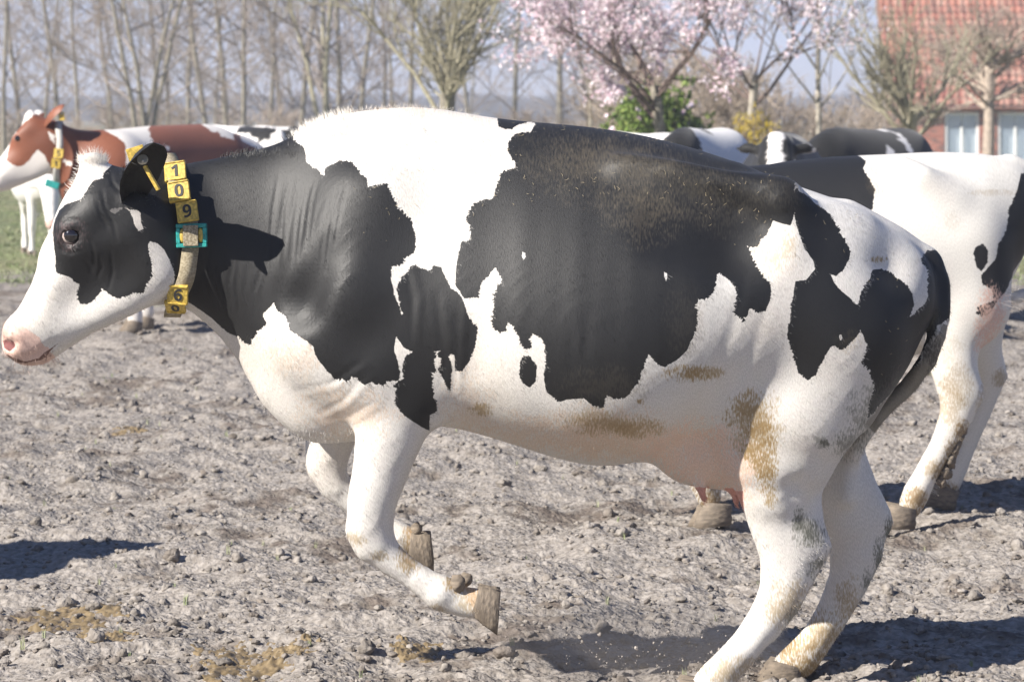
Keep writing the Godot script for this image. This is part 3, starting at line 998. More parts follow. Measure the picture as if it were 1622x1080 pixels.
func press_folds(a: Array, c: Coat, boxes: Array) -> Array:
	var pos: PackedVector3Array = a[0]
	var nor: PackedVector3Array = a[1]
	var idx: PackedInt32Array = a[2]
	# finer net where the folds are
	for turn in 2:
		var inside := PackedByteArray()
		inside.resize(pos.size())
		for i in pos.size():
			if nor[i].z < 0.0: continue
			var q := px_of(pos[i])
			for b in boxes:
				if (turn == 0 or b[4]) and q.x > b[0] and q.x < b[2] and q.y > b[1] and q.y < b[3]: inside[i] = 1
		var mids := {}
		var fresh := PackedInt32Array()
		for t in range(0, idx.size(), 3):
			var i := idx[t]
			var j := idx[t + 1]
			var k := idx[t + 2]
			if inside[i] + inside[j] + inside[k] < 3:
				fresh.append_array(PackedInt32Array([i, j, k]))
				continue
			var m := PackedInt32Array()
			for e in [[i, j], [j, k], [k, i]]:
				var key: int = mini(e[0], e[1]) * 4000000 + maxi(e[0], e[1])
				if not mids.has(key):
					mids[key] = pos.size()
					pos.append((pos[e[0]] + pos[e[1]]) / 2)
					nor.append((nor[e[0]] + nor[e[1]]).normalized())
				m.append(mids[key])
			fresh.append_array(PackedInt32Array([i, m[0], m[2], m[0], j, m[1], m[2], m[1], k, m[0], m[1], m[2]]))
		idx = fresh
	for i in pos.size():
		if nor[i].z < 0.0: continue
		var q := c.at(pos[i]) - Vector2(0.5, 0.5)
		var x := clampi(int(q.x), 0, c.w - 2)
		var y := clampi(int(q.y), 0, c.h - 2)
		var h := lerpf(lerpf(c.folds.get_pixel(x, y).r, c.folds.get_pixel(x + 1, y).r, q.x - x), lerpf(c.folds.get_pixel(x, y + 1).r, c.folds.get_pixel(x + 1, y + 1).r, q.x - x), q.y - y) - 0.502
		if absf(h) > 0.004: pos[i] += nor[i] * h * 0.0085 * clampf(nor[i].z * 2.0, 0.0, 1.0)
	return evened([pos, nor, idx], 0)

# two claws: toe towards -x, sole at y = 0
func hoof_mesh() -> ArrayMesh:
	var st := SurfaceTool.new()
	st.begin(Mesh.PRIMITIVE_TRIANGLES)
	var nn := noise(30.0, 4, 2)
	for s in [-1.0, 1.0]:
		var rings := []
		for lv in 5:
			var t := lv / 4.0
			var ring := PackedVector3Array()
			for k in 14:
				var a := TAU * k / 14.0
				var cx := cos(a)
				var toe := lerpf(-0.038, -0.090, 1.0 - t)
				var heel := lerpf(0.042, 0.034, 1.0 - t)
				var x := lerpf(toe, heel, cx * 0.5 + 0.5)
				var wide := 0.026 * lerpf(0.92, 1.08, 1.0 - t) * (1.0 - 0.55 * pow(maxf(0.0, -cx), 2.2))
				var z: float = s * 0.027 + sin(a) * wide
				if z * s < 0.002: z = 0.002 * s
				var y := 0.078 * t * lerpf(0.72, 1.0, clampf((heel - x) / 0.1, 0, 1))
				var p := Vector3(x, y, z)
				ring.append(p + Vector3(1, 1, 1) * nn.get_noise_3dv(p) * 0.005)
			rings.append(ring)
		for lv in 4:
			for k in 14:
				var k1 := (k + 1) % 14
				for q in [rings[lv][k], rings[lv + 1][k], rings[lv + 1][k1], rings[lv][k], rings[lv + 1][k1], rings[lv][k1]]: st.add_vertex(q)
		for k in range(1, 13):
			for q in [rings[0][0], rings[0][k], rings[0][k + 1]]: st.add_vertex(q)
			for q in [rings[4][0], rings[4][k + 1], rings[4][k]]: st.add_vertex(q)
	st.index()
	st.generate_normals()
	return st.commit()

func bump_ball(r: float, squash: Vector3, s: int, rough: float) -> ArrayMesh:
	var sm := SphereMesh.new()
	sm.radius = r
	sm.height = r * 2
	sm.radial_segments = 14
	sm.rings = 8
	var a := sm.get_mesh_arrays()
	var nn := noise(1.2 / r, s, 2)
	var v: PackedVector3Array = a[Mesh.ARRAY_VERTEX]
	for i in v.size():
		v[i] = v[i] * squash * (1.0 + nn.get_noise_3dv(v[i]) * rough)
	var st := SurfaceTool.new()
	var am := ArrayMesh.new()
	a[Mesh.ARRAY_VERTEX] = v
	a[Mesh.ARRAY_TANGENT] = null
	am.add_surface_from_arrays(Mesh.PRIMITIVE_TRIANGLES, a)
	st.create_from(am, 0)
	st.generate_normals()
	return st.commit()

# leaf-shaped cupped ear appended to a body's net
func add_ear(a: Array, base: Vector3, tip: Vector3, across: Vector3, wide: float, cup: float) -> void:
	var pos: PackedVector3Array = a[0]
	var nor: PackedVector3Array = a[1]
	var idx: PackedInt32Array = a[2]
	var ax := tip - base
	var up := ax.normalized()
	across = (across - up * across.dot(up)).normalized()
	var face := across.cross(up).normalized()
	if face.z < 0 and base.z > 0 or face.z > 0 and base.z < 0: face = -face
	var ns := 16
	var nt := 12
	var nn := noise(25.0, 77, 2)
	for side in 2:
		var grid := []
		for i in ns + 1:
			var s := float(i) / ns
			var w := wide * (0.42 + 0.58 * smoothstep(0.0, 0.5, s)) * sqrt(maxf(0.0, 1.0 - pow(maxf(0.0, (s - 0.55) / 0.45), 2.4)))
			var row := PackedVector3Array()
			for j in nt + 1:
				var t := 2.0 * j / nt - 1.0
				var p := base + ax * s + across * w * t + face * (cup * (t * t - 0.4) * w - 0.02 * sin(s * PI))
				if side: p -= face * 0.006 * (1.0 - pow(absf(t), 4.0)) * (1.0 - pow(s, 8.0))
				row.append(p + face * nn.get_noise_2d(t * 0.3, s) * 0.004)
			grid.append(row)
		var first := pos.size()
		for i in ns + 1:
			for j in nt + 1:
				var du: Vector3 = grid[i][mini(j + 1, nt)] - grid[i][maxi(j - 1, 0)]
				var dv: Vector3 = grid[mini(i + 1, ns)][j] - grid[maxi(i - 1, 0)][j]
				var n := du.cross(dv).normalized()
				if n.dot(face) < 0: n = -n
				pos.append(grid[i][j])
				nor.append(n if side == 0 else -n)
		for i in ns:
			for j in nt:
				var p := first + i * (nt + 1) + j
				var g := (pos[p + nt + 1] - pos[p]).cross(pos[p + 1] - pos[p])
				if g.dot(nor[p]) > 0: idx.append_array(PackedInt32Array([p, p + 1, p + nt + 1, p + 1, p + nt + 2, p + nt + 1]))
				else: idx.append_array(PackedInt32Array([p, p + nt + 1, p + 1, p + 1, p + nt + 1, p + nt + 2]))
	a[0] = pos
	a[1] = nor
	a[2] = idx

func coat_uv(coat: Coat, pos: PackedVector3Array) -> PackedVector2Array:
	var uv := PackedVector2Array()
	uv.resize(pos.size())
	for i in pos.size(): uv[i] = coat.uv(pos[i])
	return uv

# second layout: fine strands of hair running down the side, in metres
func hair_uv(pos: PackedVector3Array) -> PackedVector2Array:
	var uv := PackedVector2Array()
	uv.resize(pos.size())
	for i in pos.size(): uv[i] = Vector2((pos[i].x + pos[i].y * 0.25) * 4.0, (pos[i].y + pos[i].z * 0.6) * 1.1)
	return uv

func hair_grain() -> Texture2D:
	if not mats.has("hair grain"): mats["hair grain"] = noise_tex(0.16, 66, Color(0.90, 0.90, 0.895), Color(1, 1, 1), 512, 4)
	return mats["hair grain"]

func moved(pos: PackedVector3Array, by: Vector3) -> PackedVector3Array:
	return Transform3D(Basis(), by) * pos

# hairs grown on a body's net: long ones where tufts() lists [px, py, radius, length, count share], short ones all over
func grow_hair(a: Array, coat: Coat, root: Vector3, short_count: int, tufts: Array, s: int, even := 0) -> ArrayMesh:
	var pos: PackedVector3Array = a[0]
	var nor: PackedVector3Array = a[1]
	var r := RandomNumberGenerator.new()
	r.seed = s
	var hp := PackedVector3Array()
	var hn := PackedVector3Array()
	var hu := PackedVector2Array()
	var flow := Vector3(0.62, -0.75, 0.0)
	for k in short_count:
		var i := r.randi() % (even if even else pos.size())
		var n := nor[i]
		if n.z < -0.35: continue
		var p := pos[i] + Vector3(r.randf_range(-1, 1), r.randf_range(-1, 1), r.randf_range(-1, 1)).slide(n) * 0.008
		var dir := (flow + Vector3(r.randf_range(-0.35, 0.35), r.randf_range(-0.3, 0.3), r.randf_range(-0.3, 0.3))).slide(n).normalized()
		var len1 := r.randf_range(0.009, 0.019)
		var side := dir.cross(n).normalized() * r.randf_range(0.0004, 0.0008)
		p -= n * 0.0015
		var end := p + dir * len1 + n * r.randf_range(0.0012, 0.0030)
		hp.append_array(PackedVector3Array([p - side, end, p + side]))
		var nn := (n + dir * 0.15).normalized()
		hn.append_array(PackedVector3Array([nn, nn, nn]))
		var u := coat.uv(p)
		hu.append_array(PackedVector2Array([u, u, u]))
	var hosts := {}
	for q in tufts: hosts[q] = PackedInt32Array()
	for i in pos.size():
		if nor[i].z < -0.6: continue
		var q2 := px_of(pos[i])
		for q in tufts:
			if absf(q2.x - q[0]) < q[2] and absf(q2.y - q[1]) < q[3]: hosts[q].append(i)
	for q in tufts:
		var h: PackedInt32Array = hosts[q]
		if h.is_empty(): continue
		for k in q[5]:
			var i := h[r.randi() % h.size()]
			var n := nor[i]
			var p := pos[i] + Vector3(r.randf_range(-1, 1), r.randf_range(-1, 1), r.randf_range(-1, 1)) * 0.006
			var lean: Vector3 = q[6]
			var dir := (n * 0.8 + lean + Vector3(r.randf_range(-0.4, 0.4), r.randf_range(-0.3, 0.3), r.randf_range(-0.4, 0.4))).normalized()
			var len1: float = q[4] * r.randf_range(0.5, 1.1)
			var side := dir.cross(Vector3(r.randf_range(-0.3, 0.3), r.randf_range(-0.3, 0.3), 1)).normalized() * 0.0003
			var mid := p + dir * len1 * 0.5
			var end := mid + (dir + Vector3(r.randf_range(-0.3, 0.5), -0.25, 0)).normalized() * len1 * 0.5
			if (side * 2.0).cross(dir).dot(n) < 0.0: side = -side
			hp.append_array(PackedVector3Array([p - side, mid - side * 0.8, p + side, p + side, mid - side * 0.8, mid + side * 0.8, mid - side * 0.8, end, mid + side * 0.8]))
			var u := coat.uv(pos[i] - n * 0.004)
			var own := (side.cross(dir).normalized() + n).normalized()
			for z in 9:
				hn.append(own)
				hu.append(u)
	return array_mesh(moved(hp, -root), hn, PackedInt32Array(), hu, PackedColorArray(), hair_uv(hp))

# bits of straw and loose pale hair caught in the coat of back and flank
func chaff_mesh(a: Array, root: Vector3) -> ArrayMesh:
	var pos: PackedVector3Array = a[0]
	var nor: PackedVector3Array = a[1]
	var r := RandomNumberGenerator.new()
	r.seed = 61
	var hp := PackedVector3Array()
	var left := 280
	while left > 0:
		var i := r.randi() % 60000
		var q := px_of(pos[i])
		if nor[i].z < 0.1 or q.x < 560 or q.x > 1460: continue
		var want := 1.0 if q.x > 820 and q.x < 1240 and q.y < 360 else 0.22
		if q.y > 640 or r.randf() > want: continue
		left -= 1
		var n := nor[i]
		var d := Vector3(r.randf_range(-1, 1), r.randf_range(-1, 1), r.randf_range(-1, 1)).slide(n).normalized()
		var w := d.cross(n) * r.randf_range(0.0002, 0.0005)
		var l := r.randf_range(0.003, 0.011)
		var p := pos[i] + n * 0.0035
		var m := p + d * l * 0.5 + w * r.randf_range(-4, 4)
		var e := p + d * l + n * 0.002
		hp.append_array(PackedVector3Array([p - w, m - w, p + w, p + w, m - w, m + w, m - w, e - w, m + w, m + w, e - w, e + w]))
	return array_mesh(moved(hp, -root), PackedVector3Array(), PackedInt32Array())

func place_hoof(parent: Node3D, mesh: Mesh, m: Material, at: Vector3, turn: float, yaw := 0.0, scale := 1.0) -> void:
	var bs := Basis(Vector3.UP, yaw) * Basis(Vector3.BACK, turn)
	part("hoof", mesh, m, parent, Transform3D(bs.scaled(Vector3(scale, scale, scale)), at - parent.position))

func build_main_cow() -> void:
	var b := main_cow_body()
	var a := b.build(0.0105)
	a = evened(a, 4, (265.0 - CX) / 650.0)
	var side := NearSide.new(a[0], a[1], 0.0, F, CX, HY, EYE, CAMZ)
	main_side = side
	var even: int = a[0].size()
	var coat := main_coat(side)
	main_folds(coat, side)
	a = press_folds(a, coat, [[300, 240, 560, 540, true], [440, 560, 620, 700, false], [640, 400, 760, 640, false], [70, 250, 250, 480, true]])
	coat.folds = null
	add_ear(a, P(205, 338, 0.12), P(243, 226, 0.35), Vector3(1.0, 0.35, -0.25), 0.052, 0.5)
	add_ear(a, P(215, 330, 0.0), P(232, 238, -0.17), Vector3(1.0, 0.35, 0.25), 0.050, 0.75)
	coat.grain_tex = hair_grain()
	var m := coat.material("black and white coat")
	var base := Vector3(0.35, 0.0, 0.0)
	var cow := thing("cow", base, "leaping black and white cow with folded forelegs and yellow numbered collar", "cow", "cows in the paddock")
	var uv := coat_uv(coat, a[0])
	part("body", array_mesh(moved(a[0], -base), a[1], a[2], uv, PackedColorArray(), hair_uv(a[0])), m, cow)
	var tufts := [
		[500, 196, 56, 26, 0.021, 1500, Vector3(-0.25, 0.9, 0)], [600, 175, 70, 14, 0.011, 900, Vector3(0.1, 0.8, 0)], [700, 178, 60, 14, 0.010, 400, Vector3(0.5, 0.5, 0)],
		[400, 238, 70, 12, 0.015, 600, Vector3(0.2, 0.7, 0)], [147, 244, 20, 16, 0.021, 700, Vector3(-0.1, 0.9, 0)], [118, 280, 20, 26, 0.016, 160, Vector3(-0.6, 0.4, 0)],
		[46, 574, 40, 8, 0.030, 26, Vector3(0.1, -0.7, 0)], [70, 556, 30, 12, 0.016, 60, Vector3(0.3, -0.8, 0)],
		[230, 280, 40, 56, 0.016, 900, Vector3(0.2, 0.3, 0.4)], [415, 600, 20, 70, 0.014, 200, Vector3(-0.3, -0.6, 0)], [500, 690, 60, 14, 0.014, 200, Vector3(0.2, -0.6, 0)],
		[900, 720, 160, 18, 0.013, 260, Vector3(0.5, -0.5, 0)], [1288, 880, 30, 30, 0.012, 200, Vector3(0.6, -0.5, 0)], [1262, 960, 30, 40, 0.016, 160, Vector3(0.5, -0.6, 0)], [1390, 900, 20, 50, 0.012, 120, Vector3(0.6, -0.4, 0)]]
	var hair_m: StandardMaterial3D = m.duplicate()
	hair_m.resource_name = "glossy hair"
	hair_m.roughness = 0.5
	hair_m.heightmap_enabled = false
	var h := part("hair", grow_hair(a, coat, base, 190000, tufts, 5, even), hair_m, cow)
	h.set_meta("kind", "stuff")
	part("chaff", chaff_mesh(a, base), mat("dry chaff", Color(0.62, 0.57, 0.46), 0.9), cow).set_meta("kind", "stuff")
	# eye
	var e := part("eye", bump_ball(0.0225, Vector3(1.08, 0.95, 1), 1, 0.0), mat("eye white", Color(0.74, 0.68, 0.65), 0.2), cow, Transform3D(Basis(), P(112, 373, 0.152) - base))
	var iris_m := mat("dark iris", Color(0.09, 0.065, 0.07), 0.06, 0.6)
	iris_m.clearcoat_enabled = true
	iris_m.clearcoat = 1.0
	iris_m.clearcoat_roughness = 0.02
	part("iris", bump_ball(0.0200, Vector3(1, 0.92, 0.72), 1, 0.0), iris_m, e, Transform3D(Basis(), Vector3(0.002, 0.001, 0.0105)))
	# hooves and dewclaws
	var horn := StandardMaterial3D.new()
	horn.resource_name = "muddy horn"
	horn.albedo_texture = noise_tex(0.03, 31, Color(0.38, 0.345, 0.305), Color(0.53, 0.48, 0.42), 256)
	horn.uv1_triplanar = true
	horn.uv1_scale = Vector3(4, 9, 4)
	horn.roughness = 0.85
	horn.heightmap_enabled = true
	horn.heightmap_texture = height_tex(0.05, 3, 256)
	horn.heightmap_scale = 0.14
	mats["horn"] = horn
	var hm := hoof_mesh()
	place_hoof(cow, hm, horn, P(791, 952, 0.16), PI / 2 - 0.05, 0.0, 0.88)
	place_hoof(cow, hm, horn, P(683, 860, -0.15), PI / 2 + 0.1, 0.0, 0.82)
	place_hoof(cow, hm, horn, Vector3(P(1106, 1095, 0.15).x, -0.035, 0.15), 0.0, 0.0, 1.1)
	place_hoof(cow, hm, horn, Vector3(P(1246, 1070, -0.12).x, -0.028, -0.12), 0.0, 0.0, 1.0)
	for q in [[725, 924, 0.185, 12], [739, 918, 0.14, 10], [660, 838, -0.13, 9], [1145, 1065, 0.17, 12], [1130, 1060, 0.1, 11]]:
		part("dewclaw", bump_ball(q[3] / 650.0, Vector3(1.0, 1.15, 0.9), int(q[0]), 0.3), horn, cow, Transform3D(Basis(), P(q[0], q[1], q[2]) - base))
var main_side: NearSide

# ---------------------------------------------------------------- the paddock
var n_big := noise(0.55, 41, 2)
var n_mid := noise(2.6, 42, 3)
var n_clod := noise(11.0, 43, 3)
var n_fine := noise(38.0, 44, 2)

func ground_y(x: float, z: float) -> float:
	var d := CAMZ - z
	var near := clampf((34.0 - d) / 12.0, 0.0, 1.0)
	if near <= 0.0: return -0.9 * smoothstep(40.0, 95.0, d) * smoothstep(2.0, 9.0, x)
	var h := n_big.get_noise_2d(x, z) * 0.05
	var m := n_mid.get_noise_2d(x, z)
	var k := 1.0 - absf(n_clod.get_noise_2d(x, z)) * 2.2
	h += m * 0.038 + k * absf(k) * 0.0075 * (0.6 + 0.8 * maxf(m, 0.0))
	h += n_fine.get_noise_2d(x, z) * 0.0055
	return (h - 0.012) * near

func build_ground() -> void:
	var ds := PackedFloat32Array()
	var d := 5.6
	while d < 26.0:
		ds.append(d)
		d += 0.0125 * pow(d / 8.0, 1.55)
	while d < 1900.0:
		ds.append(d)
		d *= 1.035
	var us := PackedFloat32Array()
	var cols := 400
	for i in [-60.0, -20.0, -8.0, -4.0, -2.4, -1.7, -1.35, -1.15, -1.06]: us.append(i)
	for i in cols + 1: us.append(-1.0 + 2.0 * i / cols)
	for i in [1.06, 1.15, 1.35, 1.7, 2.4, 4.0, 8.0, 20.0, 60.0]: us.append(i)
	var w := us.size()
	var pos := PackedVector3Array()
	var col := PackedColorArray()
	pos.resize(w * ds.size())
	col.resize(w * ds.size())
	var tone := noise(0.9, 51, 4)
	var tone2 := noise(6.0, 52, 3)
	var sward := noise(0.35, 53, 4)
	var dry := Color(0.370, 0.340, 0.308)
	var damp := Color(0.20, 0.17, 0.145)
	var green := Color(0.22, 0.26, 0.14)
	var straw := Color(0.33, 0.32, 0.19)
	var i := 0
	for dd in ds:
		var half := 0.175 * dd + 0.45
		var z := CAMZ - dd
		for u in us:
			var x := u * half
			pos[i] = Vector3(x, ground_y(x, z), z)
			var t := clampf(0.5 + tone.get_noise_2d(x, z) * 0.9 + tone2.get_noise_2d(x, z) * 0.55, 0.0, 1.0)
			var c := dry.lerp(damp, smoothstep(0.55, 1.05, t))
			if dd > 20.0:
				var g := sward.get_noise_2d(x, z)
				c = c.lerp(green.lerp(straw, clampf(0.45 + tone.get_noise_2d(x * 0.4, z * 0.4), 0, 1)), smoothstep(-0.1, 0.25, (dd - 27.0) / 9.0 + g * 0.8))
			col[i] = c
			i += 1
	var nor := PackedVector3Array()
	nor.resize(pos.size())
	var idx := PackedInt32Array()
	idx.resize((w - 1) * (ds.size() - 1) * 6)
	var k := 0
	for r in ds.size():
		var r0 := maxi(r - 1, 0) * w
		var r1 := mini(r + 1, ds.size() - 1) * w
		for c in w:
			var a := r * w + c
			nor[a] = (pos[r * w + mini(c + 1, w - 1)] - pos[r * w + maxi(c - 1, 0)]).cross(pos[r1 + c] - pos[r0 + c]).normalized()
			if r < ds.size() - 1 and c < w - 1:
				idx[k] = a; idx[k + 1] = a + w; idx[k + 2] = a + 1
				idx[k + 3] = a + 1; idx[k + 4] = a + w; idx[k + 5] = a + w + 1
				k += 6
	var m := StandardMaterial3D.new()
	m.resource_name = "dry trampled earth"
	m.vertex_color_use_as_albedo = true
	m.roughness = 1.0
	m.metallic_specular = 0.12
	m.albedo_texture = noise_tex(0.035, 61, Color(0.74, 0.73, 0.72), Color(1.0, 1.0, 1.0), 512, 5)
	m.uv1_triplanar = true
	m.uv1_world_triplanar = true
	m.uv1_scale = Vector3(1.7, 1.7, 1.7)
	m.heightmap_enabled = true
	m.heightmap_texture = height_tex(0.05, 62, 512, 5)
	m.heightmap_scale = 0.85
	var g := part("ground", array_mesh(pos, nor, idx, PackedVector2Array(), col), m, self)
	g.set_meta("kind", "structure")
	# crumbs and clods lying loose
	var r := RandomNumberGenerator.new()
	r.seed = 71
	for v in 6:
		var mm := MultiMesh.new()
		mm.transform_format = MultiMesh.TRANSFORM_3D
		mm.use_colors = true
		var lump := clod_mesh(v)
		mm.mesh = lump
		var xf: Array[Transform3D] = []
		var cs := PackedColorArray()
		for q in 5600:
			var dist := 7.2 + pow(r.randf(), 1.7) * 15.0
			var x := r.randf_range(-1, 1) * (0.175 * dist + 0.4)
			var z := CAMZ - dist
			if n_mid.get_noise_2d(x * 0.8 + 9.0, z * 0.8) + r.randf_range(-0.35, 0.5) < 0.0: continue
			var s := 0.0040 * exp(r.randfn(0.0, 0.62)) * (1.0 + 0.02 * dist)
			if r.randf() < 0.012: s *= 2.0
			s = minf(s, 0.026)
			xf.append(Transform3D(Basis.from_euler(Vector3(r.randf() * 0.6, r.randf() * TAU, r.randf() * 0.6)).scaled(Vector3(s, s * r.randf_range(0.5, 0.9), s * r.randf_range(0.7, 1.1))), Vector3(x, ground_y(x, z) + s * 0.2, z)))
			var t := r.randf()
			cs.append(dry.lerp(damp, t * t * 0.8) * r.randf_range(0.85, 1.15))
		mm.instance_count = xf.size()
		for q in xf.size():
			mm.set_instance_transform(q, xf[q])
			mm.set_instance_color(q, cs[q])
		var mi := MultiMeshInstance3D.new()
		mi.name = numbered("earth_clods")
		mi.multimesh = mm
		mi.material_override = m
		add_child(mi)
		tag(mi, "loose grey crumbs and clods of dry earth strewn over the paddock", "earth", "loose earth", "stuff")
	# flat dung pats
	var dung := StandardMaterial3D.new()
	dung.resource_name = "wet dung"
	dung.albedo_texture = noise_tex(0.03, 81, Color(0.42, 0.36, 0.26), Color(0.57, 0.50, 0.38), 256)
	dung.uv1_triplanar = true
	dung.uv1_scale = Vector3(5, 5, 5)
	dung.roughness = 0.5
	for q in [[115, 968, 0.11, "ochre dung splashed over grey earth, largest of the fresh splashes"], [170, 1006, 0.06, "small ochre dung splash beside the largest splash"], [385, 1038, 0.10, "long thin streak of ochre dung on crumbly earth"], [465, 1026, 0.05, "faint ochre dung smear at the end of a long streak"], [662, 1024, 0.05, "single round ochre dung pat at the tip of the cow's shadow"], [205, 684, 0.055, "dried brown dung pat on open earth"]]:
		var z := ground_z(q[1])
		var at := P(q[0], q[1], z)
		var o := part("dung_pat", pat_mesh(q[2], int(q[0]), Vector3(at.x, 0, z)), dung, self, Transform3D(Basis(), Vector3(at.x, 0, z)))
		tag(o, q[3], "dung")
	# grit thrown up by the hind feet
	var gm := MultiMesh.new()
	gm.transform_format = MultiMesh.TRANSFORM_3D
	gm.use_colors = true
	gm.mesh = clod_mesh(9)
	gm.instance_count = 520
	for q in gm.instance_count:
		var c := Vector3(r.randf_range(0.12, 0.62), 0, r.randf_range(-0.65, 0.1))
		c.y = 0.02 + absf(r.randfn(0.0, 0.055))
		var s := 0.0012 * exp(r.randfn(0.0, 0.5))
		gm.set_instance_transform(q, Transform3D(Basis(Vector3.UP, r.randf() * TAU).scaled(Vector3(s, s, s)), c))
		gm.set_instance_color(q, dry * r.randf_range(0.9, 1.5))
	var gi := MultiMeshInstance3D.new()
	gi.name = "flying_grit"
	gi.multimesh = gm
	gi.material_override = m
	add_child(gi)
	tag(gi, "grit thrown up from the earth before the cow's hind feet", "earth", "loose earth", "stuff")
	# soft dust hanging where the hind feet struck
	var fogm := FogMaterial.new()
	fogm.albedo = Color(0.80, 0.76, 0.72)
	fogm.density = 0.9
	var fv := FogVolume.new()
	fv.name = "dust_cloud"
	fv.shape = RenderingServer.FOG_VOLUME_SHAPE_ELLIPSOID
	fv.size = Vector3(0.75, 0.2, 0.6)
	fv.material = fogm
	fv.position = Vector3(0.33, 0.07, -0.2)
	add_child(fv)
	tag(fv, "faint haze of dust kicked up by the hind feet", "dust", "", "stuff")
	# seedling grass here and there
	grass_tufts("grass_sprouts", "tiny green grass sprouts scattered over the bare earth", 130, 7.6, 20.0, 0.035, 0.55, 91)
	grass_tufts("pasture_grass", "pale green pasture grass beyond the bare paddock", 9000, 27.0, 60.0, 0.04, 3.4, 92)

func clod_mesh(s: int) -> ArrayMesh:
	var sm := SphereMesh.new()
	sm.radius = 1.0
	sm.height = 2.0
	sm.radial_segments = 8
	sm.rings = 4
	var a := sm.get_mesh_arrays()
	var nn := noise(0.9, 300 + s, 3)
	var v: PackedVector3Array = a[Mesh.ARRAY_VERTEX]
	for i in v.size(): v[i] *= 1.0 + nn.get_noise_3dv(v[i]) * 0.9
	a[Mesh.ARRAY_VERTEX] = v
	a[Mesh.ARRAY_TANGENT] = null
	var am := ArrayMesh.new()
	am.add_surface_from_arrays(Mesh.PRIMITIVE_TRIANGLES, a)
	var st := SurfaceTool.new()
	st.create_from(am, 0)
	st.generate_normals()
	return st.commit()

func pat_mesh(r0: float, s: int, at: Vector3) -> ArrayMesh:
	var nn := noise(16.0, s, 4)
	var pos := PackedVector3Array()
	var idx := PackedInt32Array()
	var n := 70
	for i in n + 1:
		for k in n + 1:
			var u := 2.0 * i / n - 1.0
			var v := 2.0 * k / n - 1.0
			var x := at.x + u * r0 * 1.5
			var z := at.z + v * r0 * 2.6
			var q := nn.get_noise_2d(x, z * 0.7)
			pos.append(Vector3(x - at.x, ground_y(x, z) - at.y + clampf((0.30 + q * 0.9 - (u * u + v * v) * 0.6) * 0.03, -0.02, 0.0035) + nn.get_noise_2d(x * 4, z * 4) * 0.004, z - at.z))
	for i in n:
		for k in n:
			var a := i * (n + 1) + k
			idx.append_array(PackedInt32Array([a, a + n + 1, a + 1, a + 1, a + n + 1, a + n + 2]))
	var am := array_mesh(pos, PackedVector3Array(), idx)
	var st := SurfaceTool.new()
	st.create_from(am, 0)
	st.generate_normals()
	return st.commit()

func grass_tufts(called: String, label: String, count: int, d0: float, d1: float, high: float, spread: float, s: int) -> void:
	var r := RandomNumberGenerator.new()
	r.seed = s
	var pos := PackedVector3Array()
	var nor := PackedVector3Array()
	for b in 9:
		var a := r.randf() * TAU
		var lean := Vector3(cos(a), 0, sin(a)) * r.randf_range(0.1, 0.7)
		var root := Vector3(r.randf_range(-0.5, 0.5), 0, r.randf_range(-0.5, 0.5)) * 0.6
		var side := Vector3(sin(a), 0, -cos(a)) * 0.05
		var top := root + (Vector3.UP + lean) * r.randf_range(0.6, 1.1)
		var mid := root + (Vector3.UP + lean * 0.5) * 0.5
		pos.append_array(PackedVector3Array([root - side, mid - side * 0.8, root + side, root + side, mid - side * 0.8, mid + side * 0.8, mid - side * 0.8, top, mid + side * 0.8]))
		for k in 9: nor.append((Vector3.UP + lean * 0.3).normalized())
	var mm := MultiMesh.new()
	mm.transform_format = MultiMesh.TRANSFORM_3D
	mm.use_colors = true
	mm.mesh = array_mesh(pos, PackedVector3Array(), PackedInt32Array())
	mm.instance_count = count
	for i in count:
		var d := d0 + (d1 - d0) * pow(r.randf(), 1.2)
		var x := r.randf_range(-1, 1) * (0.175 * d + 0.5)
		var k := high * r.randf_range(0.5, 1.2)
		mm.set_instance_transform(i, Transform3D(Basis(Vector3.UP, r.randf() * TAU).scaled(Vector3(k * spread, k, k * spread)), Vector3(x, ground_y(x, CAMZ - d) - 0.003, CAMZ - d)))
		mm.set_instance_color(i, Color(0.22, 0.28, 0.12).lerp(Color(0.40, 0.40, 0.26), r.randf()))
	var m := mat("grass blade", Color.WHITE, 0.8, 0.3)
	m.vertex_color_use_as_albedo = true
	m.cull_mode = BaseMaterial3D.CULL_DISABLED
	var mi := MultiMeshInstance3D.new()
	mi.name = numbered(called)
	mi.multimesh = mm
	mi.material_override = m
	add_child(mi)
	tag(mi, label, "grass", "", "stuff")

